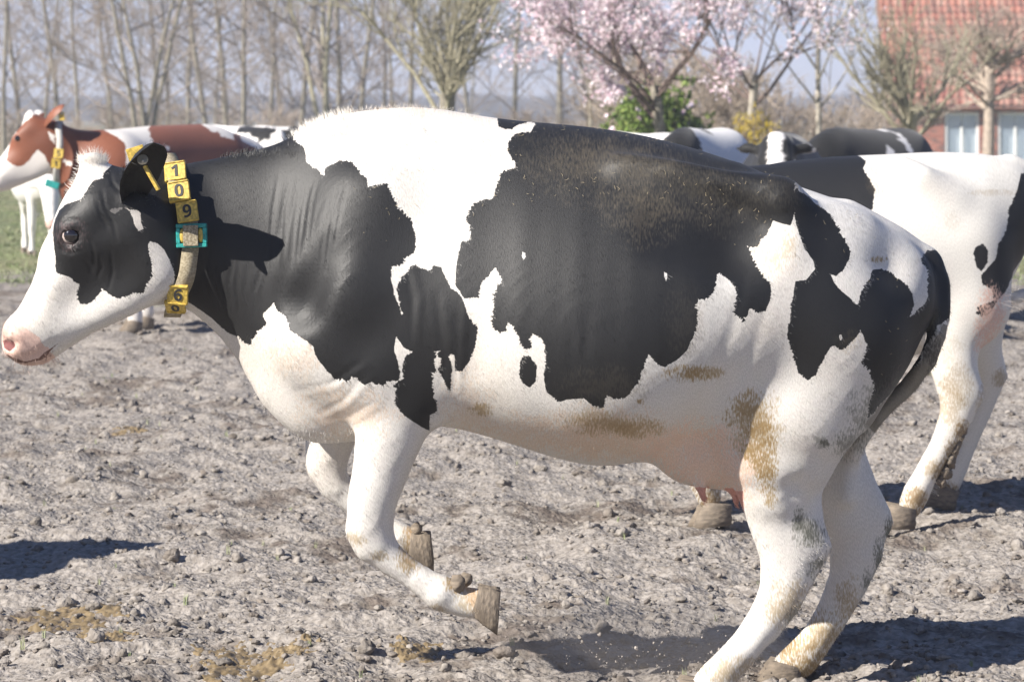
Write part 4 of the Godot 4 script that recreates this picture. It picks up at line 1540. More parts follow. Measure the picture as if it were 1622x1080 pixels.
# ---------------------------------------------------------------- trees and shrubs
class Growth:
	var pos := PackedVector3Array()
	var nor := PackedVector3Array()
	var idx := PackedInt32Array()
	var tips := PackedVector3Array()
	var r := RandomNumberGenerator.new()
	func tube(pts: PackedVector3Array, r0: float, r1: float, sides: int) -> void:
		var first := pos.size()
		var n := pts.size()
		for i in n:
			var d := (pts[mini(i + 1, n - 1)] - pts[maxi(i - 1, 0)]).normalized()
			var a := d.cross(Vector3(0.31, 0.2, 0.93)).normalized()
			var b := a.cross(d)
			var rad := lerpf(r0, r1, float(i) / (n - 1))
			for k in sides:
				var t := TAU * k / sides
				var o := a * cos(t) + b * sin(t)
				pos.append(pts[i] + o * rad)
				nor.append(o)
		for i in n - 1:
			for k in sides:
				var p := first + i * sides + k
				var q := first + i * sides + (k + 1) % sides
				idx.append_array(PackedInt32Array([p, q, p + sides, q, q + sides, p + sides]))
	# one limb and all that grows from it
	func limb(p: Vector3, dir: Vector3, length: float, rad: float, depth: int, spec: Dictionary) -> void:
		var n := 5 if depth >= 2 else 3
		var pts := PackedVector3Array([p])
		var d := dir
		for i in n:
			d = (d + Vector3(r.randf_range(-1, 1), r.randf_range(-1, 1), r.randf_range(-1, 1)) * spec.wobble + Vector3.UP * spec.lift).normalized()
			p += d * length / n
			pts.append(p)
		tube(pts, rad, maxf(rad * 0.45, spec.thin * 0.7), 6 if rad > 0.03 else 4 if rad > 0.012 else 3)
		if depth == 0:
			tips.append(p)
			tips.append(pts[n / 2])
			return
		var kids: int = spec.kids[depth - 1]
		for k in kids:
			var t := r.randf_range(spec.from, 1.0) if k < kids - 1 else 1.0
			var f := t * n
			var i := mini(int(f), n - 1)
			var at := pts[i].lerp(pts[i + 1], f - i)
			var along := (pts[i + 1] - pts[i]).normalized()
			var side := Vector3(r.randf_range(-1, 1), r.randf_range(-1, 1), r.randf_range(-1, 1)).slide(along).normalized()
			var open: float = spec.open * r.randf_range(0.6, 1.3) * (0.5 if k == kids - 1 else 1.0)
			limb(at, (along + side * open).normalized(), length * spec.shrink * r.randf_range(0.6, 1.15), maxf(rad * 0.55 * (1.15 - 0.4 * t), spec.thin), depth - 1, spec)
	func mesh() -> ArrayMesh:
		var a := []
		a.resize(Mesh.ARRAY_MAX)
		a[Mesh.ARRAY_VERTEX] = pos
		a[Mesh.ARRAY_NORMAL] = nor
		a[Mesh.ARRAY_INDEX] = idx
		var m := ArrayMesh.new()
		m.add_surface_from_arrays(Mesh.PRIMITIVE_TRIANGLES, a)
		return m

var bark: StandardMaterial3D
func bark_mat(key: String, lo: Color, hi: Color) -> StandardMaterial3D:
	if mats.has(key): return mats[key]
	var m := StandardMaterial3D.new()
	m.resource_name = key
	m.albedo_texture = noise_tex(0.04, key.length() * 7, lo, hi, 256)
	m.uv1_triplanar = true
	m.uv1_scale = Vector3(2.2, 0.8, 2.2)
	m.roughness = 0.95
	m.metallic_specular = 0.2
	mats[key] = m
	return m

# trunk and crown of one kind of tree: [trunk mesh, crown mesh, tips]
func tree_kind(s: int, high: float, rad: float, first: float, limbs: int, spec: Dictionary, stems := 1) -> Array:
	var t := Growth.new()
	var c := Growth.new()
	t.r.seed = s
	c.r.seed = s + 100
	for q in stems:
		var p := Vector3.ZERO if stems == 1 else Vector3(t.r.randf_range(-0.25, 0.25), 0, t.r.randf_range(-0.25, 0.25))
		var pts := PackedVector3Array([p - Vector3(0, 0.15, 0)])
		var d := Vector3.UP if stems == 1 else (Vector3.UP + Vector3(t.r.randf_range(-0.22, 0.22), 0, t.r.randf_range(-0.2, 0.2))).normalized()
		var n := 9
		for i in n:
			d = (d + Vector3(t.r.randf_range(-1, 1), 0.12, t.r.randf_range(-1, 1)) * spec.trunk_wobble).normalized()
			p += d * high / n
			pts.append(p)
		t.tube(pts, rad, rad * spec.trunk_end, 8)
		for k in limbs:
			var f := (first + (1.0 - first) * pow((k + t.r.randf()) / limbs, spec.low)) * n
			var i := mini(int(f), n - 1)
			var at := pts[i].lerp(pts[i + 1], f - i)
			var a := c.r.randf() * TAU
			var up: float = spec.up * c.r.randf_range(0.6, 1.4)
			c.limb(at, Vector3(cos(a), up, sin(a)).normalized(), spec.length * high * c.r.randf_range(0.7, 1.2) * (1.15 - 0.6 * f / n), rad * spec.limb * c.r.randf_range(0.7, 1.2), spec.kids.size(), spec)
	return [t.mesh(), c.mesh(), c.tips]

func plant_tree(called: String, kind: Array, at: Vector3, scale: Vector3, turn: float, bark_m: Material, twig_m: Material, label: String, category := "tree", group := "", parts := ["trunk", "crown"]) -> Node3D:
	var o := thing(called, at, label, category, group)
	o.basis = Basis(Vector3.UP, turn).scaled(scale)
	part(parts[0], kind[0], bark_m, o)
	part(parts[1], kind[1], twig_m, o)
	return o

func petals_on(o: Node3D, called: String, tips: PackedVector3Array, count: int, size: float, cols: Array, spread: float, s: int, back := 0.35, faces := 5) -> void:
	var r := RandomNumberGenerator.new()
	r.seed = s
	var pos := PackedVector3Array()
	for k in faces:
		var a := Basis.from_euler(Vector3(r.randf() * TAU, r.randf() * TAU, r.randf() * TAU))
		var c := Vector3(r.randf_range(-1, 1), r.randf_range(-1, 1), r.randf_range(-1, 1)) * 0.7
		var q := [c + a * Vector3(-1, 0, 0), c + a * Vector3(0, 0.12, 0.62), c + a * Vector3(1, 0, 0), c + a * Vector3(0, 0.12, -0.62)]
		for i in [0, 1, 2, 0, 2, 3]:
			pos.append(q[i])
	var mm := MultiMesh.new()
	mm.transform_format = MultiMesh.TRANSFORM_3D
	mm.use_colors = true
	mm.mesh = array_mesh(pos, PackedVector3Array(), PackedInt32Array())
	mm.instance_count = count
	for i in count:
		var p := tips[r.randi() % tips.size()] + Vector3(r.randfn(0, 1), r.randfn(0, 1), r.randfn(0, 1)) * spread
		var k := size * r.randf_range(0.6, 1.3)
		mm.set_instance_transform(i, Transform3D(Basis.from_euler(Vector3(r.randf() * TAU, r.randf() * TAU, 0)).scaled(Vector3(k, k, k)), p))
		var c: Color = cols[r.randi() % cols.size()]
		mm.set_instance_color(i, c * r.randf_range(0.85, 1.1))
	var m := mat("leafy " + called, Color.WHITE, 0.75, 0.3)
	m.vertex_color_use_as_albedo = true
	m.cull_mode = BaseMaterial3D.CULL_DISABLED
	m.backlight_enabled = true
	m.backlight = Color(back, back, back)
	var mi := MultiMeshInstance3D.new()
	mi.name = called
	mi.multimesh = mm
	mi.material_override = m
	mi.set_meta("kind", "stuff")
	o.add_child(mi, true)

func far_at(px: float, d: float) -> Vector3:
	var x := (px - CX) / F * d
	return Vector3(x, ground_y(x, CAMZ - d), CAMZ - d)

func build_trees() -> void:
	var r := RandomNumberGenerator.new()
	r.seed = 17
	var grey := bark_mat("grey green bark", Color(0.42, 0.40, 0.36), Color(0.66, 0.63, 0.57))
	var twig := bark_mat("grey brown twigs", Color(0.50, 0.46, 0.43), Color(0.68, 0.63, 0.59))
	var olive := bark_mat("olive lichen bark", Color(0.52, 0.50, 0.42), Color(0.72, 0.69, 0.60))
	var pale := bark_mat("pale smooth bark", Color(0.58, 0.55, 0.50), Color(0.74, 0.71, 0.66))
	var brown := bark_mat("brown twiggy bark", Color(0.60, 0.55, 0.50), Color(0.76, 0.70, 0.64))
	var plum := bark_mat("dark plum bark", Color(0.36, 0.31, 0.29), Color(0.52, 0.46, 0.43))
	# the row of bare trees along the far side
	var alder := {"trunk_wobble": 0.07, "trunk_end": 0.35, "low": 1.4, "up": 0.75, "length": 0.24, "limb": 0.30, "kids": [4, 4, 4], "wobble": 0.16, "lift": 0.06, "from": 0.15, "open": 0.9, "shrink": 0.58, "thin": 0.0075}
	var kinds := []
	for k in 5: kinds.append(tree_kind(500 + k, 11.0, 0.09, 0.06 if k % 2 else 0.12, 16, alder))
	var trunks := [6, 33, 64, 96, 126, 176, 252, 269, 299, 328, 362, 383, 426, 449, 473, 520, 534, 566, 610, 648, 745, 812, 890, 936]
	var spots := ["at the end of the row", "beside the red and white cow's head"]
	for i in trunks.size():
		var d := 104.0 + r.randf_range(-12, 22)
		var k := r.randf_range(0.75, 1.15)
		plant_tree("bare_tree", kinds[(i * 3 + i / 5) % 5], far_at(trunks[i], d), Vector3(k, r.randf_range(0.85, 1.15), k), r.randf() * TAU, grey, twig, "tall slender leafless tree in the row along the far field", "tree", "bare trees along the far field")
	# a second, thinner line behind
	for i in 9:
		var d := 150.0 + r.randf_range(-12, 40)
		var k := r.randf_range(0.7, 1.1)
		plant_tree("thin_tree", kinds[i % 5], far_at(-40 + i * 130 + r.randf_range(-16, 16), d), Vector3(k, k, k), r.randf() * TAU, grey, twig, "thin leafless tree standing behind the bare row", "tree", "thin trees behind the bare row")
	# arching many-stemmed tree
	var arch := {"trunk_wobble": 0.10, "trunk_end": 0.3, "low": 0.8, "up": 0.6, "length": 0.30, "limb": 0.4, "kids": [4, 4, 4], "wobble": 0.16, "lift": 0.04, "from": 0.2, "open": 0.8, "shrink": 0.55, "thin": 0.011}
	plant_tree("arching_tree", tree_kind(610, 8.0, 0.075, 0.15, 9, arch, 4), far_at(230, 88), Vector3(1, 1, 1), 0.4, grey, twig, "leafless tree with several arching stems in the bare row")
	plant_tree("arching_tree", tree_kind(611, 9.0, 0.08, 0.12, 10, arch, 3), far_at(522, 92), Vector3(1, 1, 1), 2.4, olive, twig, "leafless clump of olive stems behind the cow's withers")
	# thicket at their feet
	var bush := {"trunk_wobble": 0.12, "trunk_end": 0.3, "low": 0.8, "up": 1.0, "length": 0.42, "limb": 0.5, "kids": [4, 4], "wobble": 0.18, "lift": 0.06, "from": 0.15, "open": 0.8, "shrink": 0.6, "thin": 0.008}
	var shrubs := []
	for k in 3: shrubs.append(tree_kind(650 + k, 2.2, 0.03, 0.08, 7, bush, 7))
	for i in 24:
		var d := 96.0 + r.randf_range(-6, 40)
		var k := r.randf_range(0.5, 0.95)
		plant_tree("bare_shrub", shrubs[i % 3], far_at(-20 + i * 42 + r.randf_range(-14, 14), d), Vector3(k * 1.3, k * 0.75, k * 1.3), r.randf() * TAU, brown, brown, "low leafless brown shrub at the foot of the bare trees", "shrub", "brown shrubs under the bare trees", ["stems", "twigs"])
	# wide many-limbed tree behind the withers
	var wide := {"trunk_wobble": 0.04, "trunk_end": 0.8, "low": 0.7, "up": 1.7, "length": 1.8, "limb": 0.27, "kids": [5, 6, 6], "wobble": 0.12, "lift": 0.03, "from": 0.12, "open": 0.75, "shrink": 0.5, "thin": 0.006}
	plant_tree("spreading_tree", tree_kind(700, 1.75, 0.155, 0.66, 14, wide), far_at(703, 52), Vector3.ONE, 0.3, grey, olive, "leafless tree fanning into many olive limbs behind the cow's back")
	# blossom
	var plum_spec := {"trunk_wobble": 0.05, "trunk_end": 0.8, "low": 0.7, "up": 0.75, "length": 1.55, "limb": 0.40, "kids": [4, 5, 4], "wobble": 0.14, "lift": 0.05, "from": 0.2, "open": 0.9, "shrink": 0.55, "thin": 0.004}
	var bl := tree_kind(720, 1.75, 0.075, 0.72, 9, plum_spec)
	var bt := plant_tree("blossom_tree", bl, far_at(1052, 38), Vector3.ONE, 1.0, grey, plum, "tree in full pink blossom above the green flowering bush")
	petals_on(bt, "blossom", bl[2], 7600, 0.018, [Color(0.84, 0.70, 0.75), Color(0.88, 0.77, 0.81), Color(0.90, 0.83, 0.86), Color(0.78, 0.60, 0.67)], 0.05, 5, 0.5)
	var bl2 := tree_kind(724, 2.0, 0.07, 0.7, 8, plum_spec)
	var bt2 := plant_tree("blossom_tree", bl2, far_at(1180, 47), Vector3.ONE, 2.2, pale, plum, "second pink blossom tree, behind the pale young tree")
	petals_on(bt2, "blossom", bl2[2], 3600, 0.020, [Color(0.84, 0.70, 0.76), Color(0.88, 0.77, 0.82), Color(0.90, 0.83, 0.86)], 0.06, 6, 0.5)
	var bl3 := tree_kind(727, 2.2, 0.05, 0.65, 7, plum_spec)
	var bt3 := plant_tree("blossom_tree", bl3, far_at(935, 62), Vector3.ONE, 0.2, grey, plum, "sparse pink blossom tree with a slim grey trunk")
	petals_on(bt3, "blossom", bl3[2], 1100, 0.026, [Color(0.82, 0.62, 0.67), Color(0.88, 0.74, 0.77)], 0.06, 7, 0.5)
	# pale young tree, pollard and twiggy lime by the house
	var young := {"trunk_wobble": 0.04, "trunk_end": 0.3, "low": 1.0, "up": 1.0, "length": 0.30, "limb": 0.36, "kids": [4, 5, 3], "wobble": 0.10, "lift": 0.07, "from": 0.15, "open": 0.7, "shrink": 0.55, "thin": 0.004}
	plant_tree("young_tree", tree_kind(740, 5.2, 0.055, 0.26, 18, young), far_at(1300, 48), Vector3.ONE, 0.0, pale, pale, "pale slim young tree with rising bare branches")
	var poll := {"trunk_wobble": 0.05, "trunk_end": 0.75, "low": 0.7, "up": 1.2, "length": 1.6, "limb": 0.30, "kids": [5, 5, 6], "wobble": 0.12, "lift": 0.06, "from": 0.1, "open": 0.8, "shrink": 0.48, "thin": 0.006}
	plant_tree("pollard_tree", tree_kind(760, 1.7, 0.15, 0.55, 13, poll), far_at(1438, 60), Vector3.ONE, 0.8, olive, olive, "leafless pollard with stout olive limbs before the red roof")
	var lime := {"trunk_wobble": 0.03, "trunk_end": 0.6, "low": 0.6, "up": 0.5, "length": 0.62, "limb": 0.34, "kids": [5, 5, 5], "wobble": 0.2, "lift": 0.03, "from": 0.1, "open": 1.0, "shrink": 0.55, "thin": 0.006}
	plant_tree("twiggy_tree", tree_kind(780, 3.0, 0.15, 0.55, 22, lime), far_at(1564, 66), Vector3.ONE, 0.0, brown, brown, "round-headed tree dense with brown twigs before the house windows")
	# garden shrubs
	var ev := tree_kind(800, 1.3, 0.03, 0.1, 9, bush, 8)
	var eb := plant_tree("flowering_bush", ev, far_at(1040, 41), Vector3(0.85, 1.0, 0.85), 0.0, brown, brown, "green leafy bush with a few pink flowers under the blossom tree", "bush", "", ["stems", "twigs"])
	petals_on(eb, "foliage", ev[2], 5000, 0.035, [Color(0.14, 0.21, 0.045), Color(0.20, 0.28, 0.07), Color(0.28, 0.34, 0.10), Color(0.10, 0.16, 0.04)], 0.09, 8, 0.3)
	petals_on(eb, "flower", ev[2], 110, 0.045, [Color(0.80, 0.62, 0.72), Color(0.85, 0.72, 0.80)], 0.14, 9, 0.4)
	var fo := tree_kind(803, 1.15, 0.02, 0.1, 8, bush, 8)
	var fb := plant_tree("yellow_bush", fo, far_at(1192, 46), Vector3(0.6, 1.02, 0.6), 0.0, brown, brown, "yellow flowering bush behind the herd", "bush", "", ["stems", "twigs"])
	petals_on(fb, "flower", fo[2], 1100, 0.022, [Color(0.72, 0.55, 0.05), Color(0.62, 0.48, 0.08), Color(0.5, 0.42, 0.12)], 0.05, 10, 0.4)
	for i in 11:
		var k := r.randf_range(0.65, 1.05)
		plant_tree("garden_shrub", shrubs[i % 3], far_at(960 + i * 44 + r.randf_range(-15, 15), 58 + r.randf_range(-8, 12)), Vector3(k * 1.2, k, k * 1.2), r.randf() * TAU, brown, brown, "leafless brown garden shrub near the blossom trees", "shrub", "brown shrubs round the garden", ["stems", "twigs"])
	# far wood closing the fields
	var mm := MultiMesh.new()
	mm.transform_format = MultiMesh.TRANSFORM_3D
	mm.mesh = shrubs[1][1]
	mm.instance_count = 1500
	for i in mm.instance_count:
		var d := 560.0 + r.randf() * 240.0
		var k := r.randf_range(1.2, 2.6)
		var x := r.randf_range(-0.30, 0.30) * d
		mm.set_instance_transform(i, Transform3D(Basis(Vector3.UP, r.randf() * TAU).scaled(Vector3(k * 2.6, k * 0.8, k * 2.6)), Vector3(x, 0, CAMZ - d)))
	var mi := MultiMeshInstance3D.new()
	mi.name = "far_wood"
	mi.multimesh = mm
	mi.material_override = bark_mat("far wood twigs", Color(0.36, 0.36, 0.38), Color(0.46, 0.46, 0.48))
	add_child(mi)
	tag(mi, "low grey wood closing the fields on the horizon", "wood", "", "stuff")

# ---------------------------------------------------------------- farmhouse
func box(size: Vector3) -> ArrayMesh:
	var key := "box%s" % size
	if mats.has(key): return mats[key]
	var h := size / 2
	var b := minf(0.006, minf(h.x, minf(h.y, h.z)) * 0.3)
	var st := SurfaceTool.new()
	st.begin(Mesh.PRIMITIVE_TRIANGLES)
	st.set_smooth_group(-1)
	# chamfered box: three slabs' faces joined by bevels
	for ax in 3:
		for s in [-1.0, 1.0]:
			var n := Vector3.ZERO
			n[ax] = s
			var u := Vector3.ZERO
			u[(ax + 1) % 3] = 1
			var v := Vector3.ZERO
			v[(ax + 2) % 3] = 1
			var c: Vector3 = n * h[ax]
			var hu: Vector3 = u * (h[(ax + 1) % 3] - b)
			var hv: Vector3 = v * (h[(ax + 2) % 3] - b)
			quad(st, c - hu - hv, c + hu - hv, c + hu + hv, c - hu + hv, n)
			for e in [-1.0, 1.0]:
				var n2: Vector3 = (n + u * e).normalized()
				var c2: Vector3 = u * e * h[(ax + 1) % 3]
				var p0: Vector3 = c + hu * e
				var p1: Vector3 = c2 + n * (h[ax] - b)
				quad(st, p0 - hv, p1 - hv, p1 + hv, p0 + hv, n2)
	st.generate_normals()
	mats[key] = st.commit()
	return mats[key]

func quad(st: SurfaceTool, a: Vector3, b: Vector3, c: Vector3, d: Vector3, n: Vector3) -> void:
	var list := [a, b, c, a, c, d]
	if (b - a).cross(c - a).dot(n) > 0: list = [a, c, b, a, d, c]
	for p in list: st.add_vertex(p)

func tile_mesh(w: float, l: float) -> ArrayMesh:
	var st := SurfaceTool.new()
	st.begin(Mesh.PRIMITIVE_TRIANGLES)
	var n := 6
	var rows := []
	for e in 2:
		var row := PackedVector3Array()
		for i in n + 1:
			var t := float(i) / n
			row.append(Vector3((t - 0.5) * w * 1.06, sin(t * TAU) * 0.022 + (0.030 if e == 0 else 0.0), (0.5 - e) * l * 1.1))
		rows.append(row)
	for i in n:
		for q in [rows[0][i], rows[1][i], rows[1][i + 1], rows[0][i], rows[1][i + 1], rows[0][i + 1]]: st.add_vertex(q)
		var dn := Vector3(0, -0.022, 0)
		for q in [rows[0][i], rows[0][i + 1], rows[0][i + 1] + dn, rows[0][i], rows[0][i + 1] + dn, rows[0][i] + dn]: st.add_vertex(q)
	st.index()
	st.generate_normals()
	return st.commit()

func build_house() -> void:
	var d := 104.0
	var s := F / d
	var base := Vector3((1500.0 - CX) / s, -0.9, CAMZ - d)
	var o := thing("farmhouse", base, "brick farmhouse with steep red tiled roof and white framed windows", "house")
	# far brickwork: courses are finer than the picture shows
	var im := Image.create(256, 256, false, Image.FORMAT_RGB8)
	var r := RandomNumberGenerator.new()
	r.seed = 3
	im.fill(Color(0.66, 0.60, 0.55))
	for row in 16:
		for k in 9:
			var c := Color(0.56, 0.30, 0.25).lerp(Color(0.70, 0.44, 0.36), r.randf()) if r.randf() < 0.8 else Color(0.42, 0.27, 0.25)
			im.fill_rect(Rect2i(k * 32 - (row % 2) * 16, row * 16 + 1, 30, 13), c)
	var brick := StandardMaterial3D.new()
	brick.resource_name = "far brickwork"
	brick.albedo_texture = ImageTexture.create_from_image(im)
	brick.uv1_triplanar = true
	brick.uv1_scale = Vector3(0.56, 0.96, 0.56)
	brick.roughness = 0.9
	var white := mat("white window paint", Color(0.93, 0.93, 0.92), 0.5)
	var wall_top := 2.55
	# wall round two window openings
	var cuts := [1440.0, 1497.0, 1552.0, 1581.0, 1638.0, 1760.0]
	for i in [0, 2, 4]:
		var a: float = (cuts[i] - 1500.0) / s
		var b: float = (cuts[i + 1] - 1500.0) / s
		part("wall", box(Vector3(b - a, wall_top, 0.35)), brick, o, Transform3D(Basis(), Vector3((a + b) / 2, wall_top / 2, -0.175)))
	for i in [1, 3]:
		var a: float = (cuts[i] - 1500.0) / s
		var b: float = (cuts[i + 1] - 1500.0) / s
		var w := b - a
		part("wall", box(Vector3(w, 0.45, 0.35)), brick, o, Transform3D(Basis(), Vector3((a + b) / 2, 0.225, -0.175)))
		part("lintel", box(Vector3(w, 0.12, 0.33)), brick, o, Transform3D(Basis(), Vector3((a + b) / 2, wall_top - 0.06, -0.175)))
		var win := Node3D.new()
		win.name = "window"
		o.add_child(win, true)
		win.position = Vector3((a + b) / 2, 0.45, -0.08)
		var h := wall_top - 0.12 - 0.45
		for e in [-1.0, 1.0]: part("frame", box(Vector3(0.09, h, 0.1)), white, win, Transform3D(Basis(), Vector3(e * (w / 2 - 0.045), h / 2, 0)))
		part("frame", box(Vector3(w - 0.18, 0.08, 0.1)), white, win, Transform3D(Basis(), Vector3(0, h - 0.04, 0)))
		part("sill", box(Vector3(w + 0.1, 0.07, 0.2)), white, win, Transform3D(Basis(), Vector3(0, 0.035, 0.06)))
		part("mullion", box(Vector3(0.08, h * 0.74, 0.07)), white, win, Transform3D(Basis(), Vector3(0, 0.07 + h * 0.37, 0.0)))
		var glass := mat("window glass", Color(0.75, 0.82, 0.88, 0.25), 0.05, 0.6)
		glass.transparency = BaseMaterial3D.TRANSPARENCY_ALPHA
		for e in [-1.0, 1.0]: part("pane", box(Vector3(w / 2 - 0.13, h - 0.15, 0.012)), glass, win, Transform3D(Basis(), Vector3(e * (w / 4 - 0.025), h / 2, -0.01)))
		part("blind", box(Vector3(w - 0.1, h * 0.98, 0.02)), mat("pale window blind", Color(0.88, 0.91, 0.93), 0.8), win, Transform3D(Basis(), Vector3(0, h / 2, -0.16)))
	part("side_wall", box(Vector3(0.35, wall_top, 6.0)), brick, o, Transform3D(Basis(), Vector3((1440 - 1500) / s + 0.176, wall_top / 2, -3.36)))
	part("downpipe", box(Vector3(0.1, wall_top, 0.1)), mat("grey zinc", Color(0.50, 0.52, 0.55), 0.5), o, Transform3D(Basis(), Vector3((1437 - 1500) / s, wall_top / 2, 0.06)))
	part("gutter", box(Vector3(6.6, 0.12, 0.14)), mats["grey zinc"], o, Transform3D(Basis(), Vector3(2.0, wall_top + 0.06, 0.30)))
	# roof: the tiles that show, then the rest as one
	var slope := deg_to_rad(50.0)
	var up := Vector3(0, sin(slope), -cos(slope))
	var out := Vector3(0, cos(slope), sin(slope))
	var tw := 0.235
	var tl := 0.30
	var tm := tile_mesh(tw, tl)
	var reds := []
	for k in 5: reds.append(mat("red clay tile %s" % ["deep", "warm", "pale", "orange", "brown"][k], [Color(0.62, 0.40, 0.35), Color(0.68, 0.47, 0.41), Color(0.72, 0.55, 0.49), Color(0.68, 0.45, 0.38), Color(0.58, 0.42, 0.37)][k], 0.8))
	var roof := part("roof", box(Vector3(8.6, 0.10, 7.4)), mats["red clay tile brown"], o, Transform3D(Basis(Vector3.RIGHT, slope), Vector3(2.35, wall_top + 0.08, 0.36) + up * 3.62 - out * 0.06))
	var inv := roof.transform.affine_inverse()
	var rest := SurfaceTool.new()
	rest.begin(Mesh.PRIMITIVE_TRIANGLES)
	var bs := Basis(Vector3.RIGHT, slope)
	for row in 24:
		for k in 36:
			var at := Vector3(-1.85 + (k + 0.5) * tw, wall_top + 0.08, 0.36) + up * (row + 0.5) * tl + out * 0.03
			var tf := inv * Transform3D(bs, at)
			if row < 15 and k < 20: part("tile", tm, reds[r.randi() % 5], roof, tf)
			else: rest.append_from(tm, 0, tf)
	var rt := part("tiling", rest.commit(), reds[1], roof)
	rt.set_meta("kind", "stuff")


# ---------------------------------------------------------------- collar and tags
func strap_mesh(path: PackedVector3Array, hub: Vector3, wide: float, thick: float) -> ArrayMesh:
	var st := SurfaceTool.new()
	st.begin(Mesh.PRIMITIVE_TRIANGLES)
	var rows := []
	var n := path.size()
	for i in n:
		var d := (path[(i + 1) % n] - path[(i + n - 1) % n]).normalized()
		var out := (path[i] - hub)
		out.x *= 0.15
		out = (out - d * out.dot(d)).normalized()
		var side := d.cross(out).normalized() * wide / 2
		rows.append([path[i] - side, path[i] + side, path[i] + side + out * thick, path[i] - side + out * thick])
	for i in n:
		var a: Array = rows[i]
		var b: Array = rows[(i + 1) % n]
		for k in 4:
			var k1 := (k + 1) % 4
			for q in [a[k], a[k1], b[k1], a[k], b[k1], b[k]]: st.add_vertex(q)
	st.generate_normals()
	return st.commit()

func on_neck(side: NearSide, px: float, py: float, lift: float) -> Vector3:
	return P(px, py, side.at(px, py) + lift)

# a frame whose z looks out of the neck, tilted by roll in the picture plane
func facing(out: Vector3, roll: float) -> Basis:
	var z := out.normalized()
	var y := (Vector3.UP - z * z.y).normalized()
	var x := y.cross(z)
	return Basis(x, y, z) * Basis(Vector3.BACK, roll)

func digit_mesh(t: String, high: float) -> TextMesh:
	var tm := TextMesh.new()
	tm.text = t
	var f := SystemFont.new()
	f.font_names = PackedStringArray(["Droid Sans"])
	f.font_weight = 700
	tm.font = f
	tm.font_size = 64
	tm.pixel_size = high / 46.0
	tm.depth = 0.0016
	return tm

func plastic(key: String, c: Color) -> StandardMaterial3D:
	var m := mat(key, Color.WHITE, 0.45, 0.5)
	if m.albedo_texture == null:
		m.albedo_texture = noise_tex(0.035, 5, c.darkened(0.24), c, 256)
		m.uv1_triplanar = true
		m.uv1_scale = Vector3(8, 8, 8)
	return m

func number_tile(o: Node3D, at: Vector3, bs: Basis, size: float, t: String, yellow: Material, ink: Material, up := 0.0) -> void:
	var tile := part("number_tile", box(Vector3(size, size, 0.011)), yellow, o, Transform3D(bs, at))
	part("tile_rim", box(Vector3(size * 0.9, 0.003, 0.004)), yellow, tile, Transform3D(Basis(), Vector3(0, size * 0.44, 0.006)))
	part("tile_rim", box(Vector3(size * 0.9, 0.003, 0.004)), yellow, tile, Transform3D(Basis(), Vector3(0, -size * 0.44, 0.006)))
	part("digit", digit_mesh(t, size * 0.60), ink, tile, Transform3D(Basis(), Vector3(0.001, up, 0.0062)))

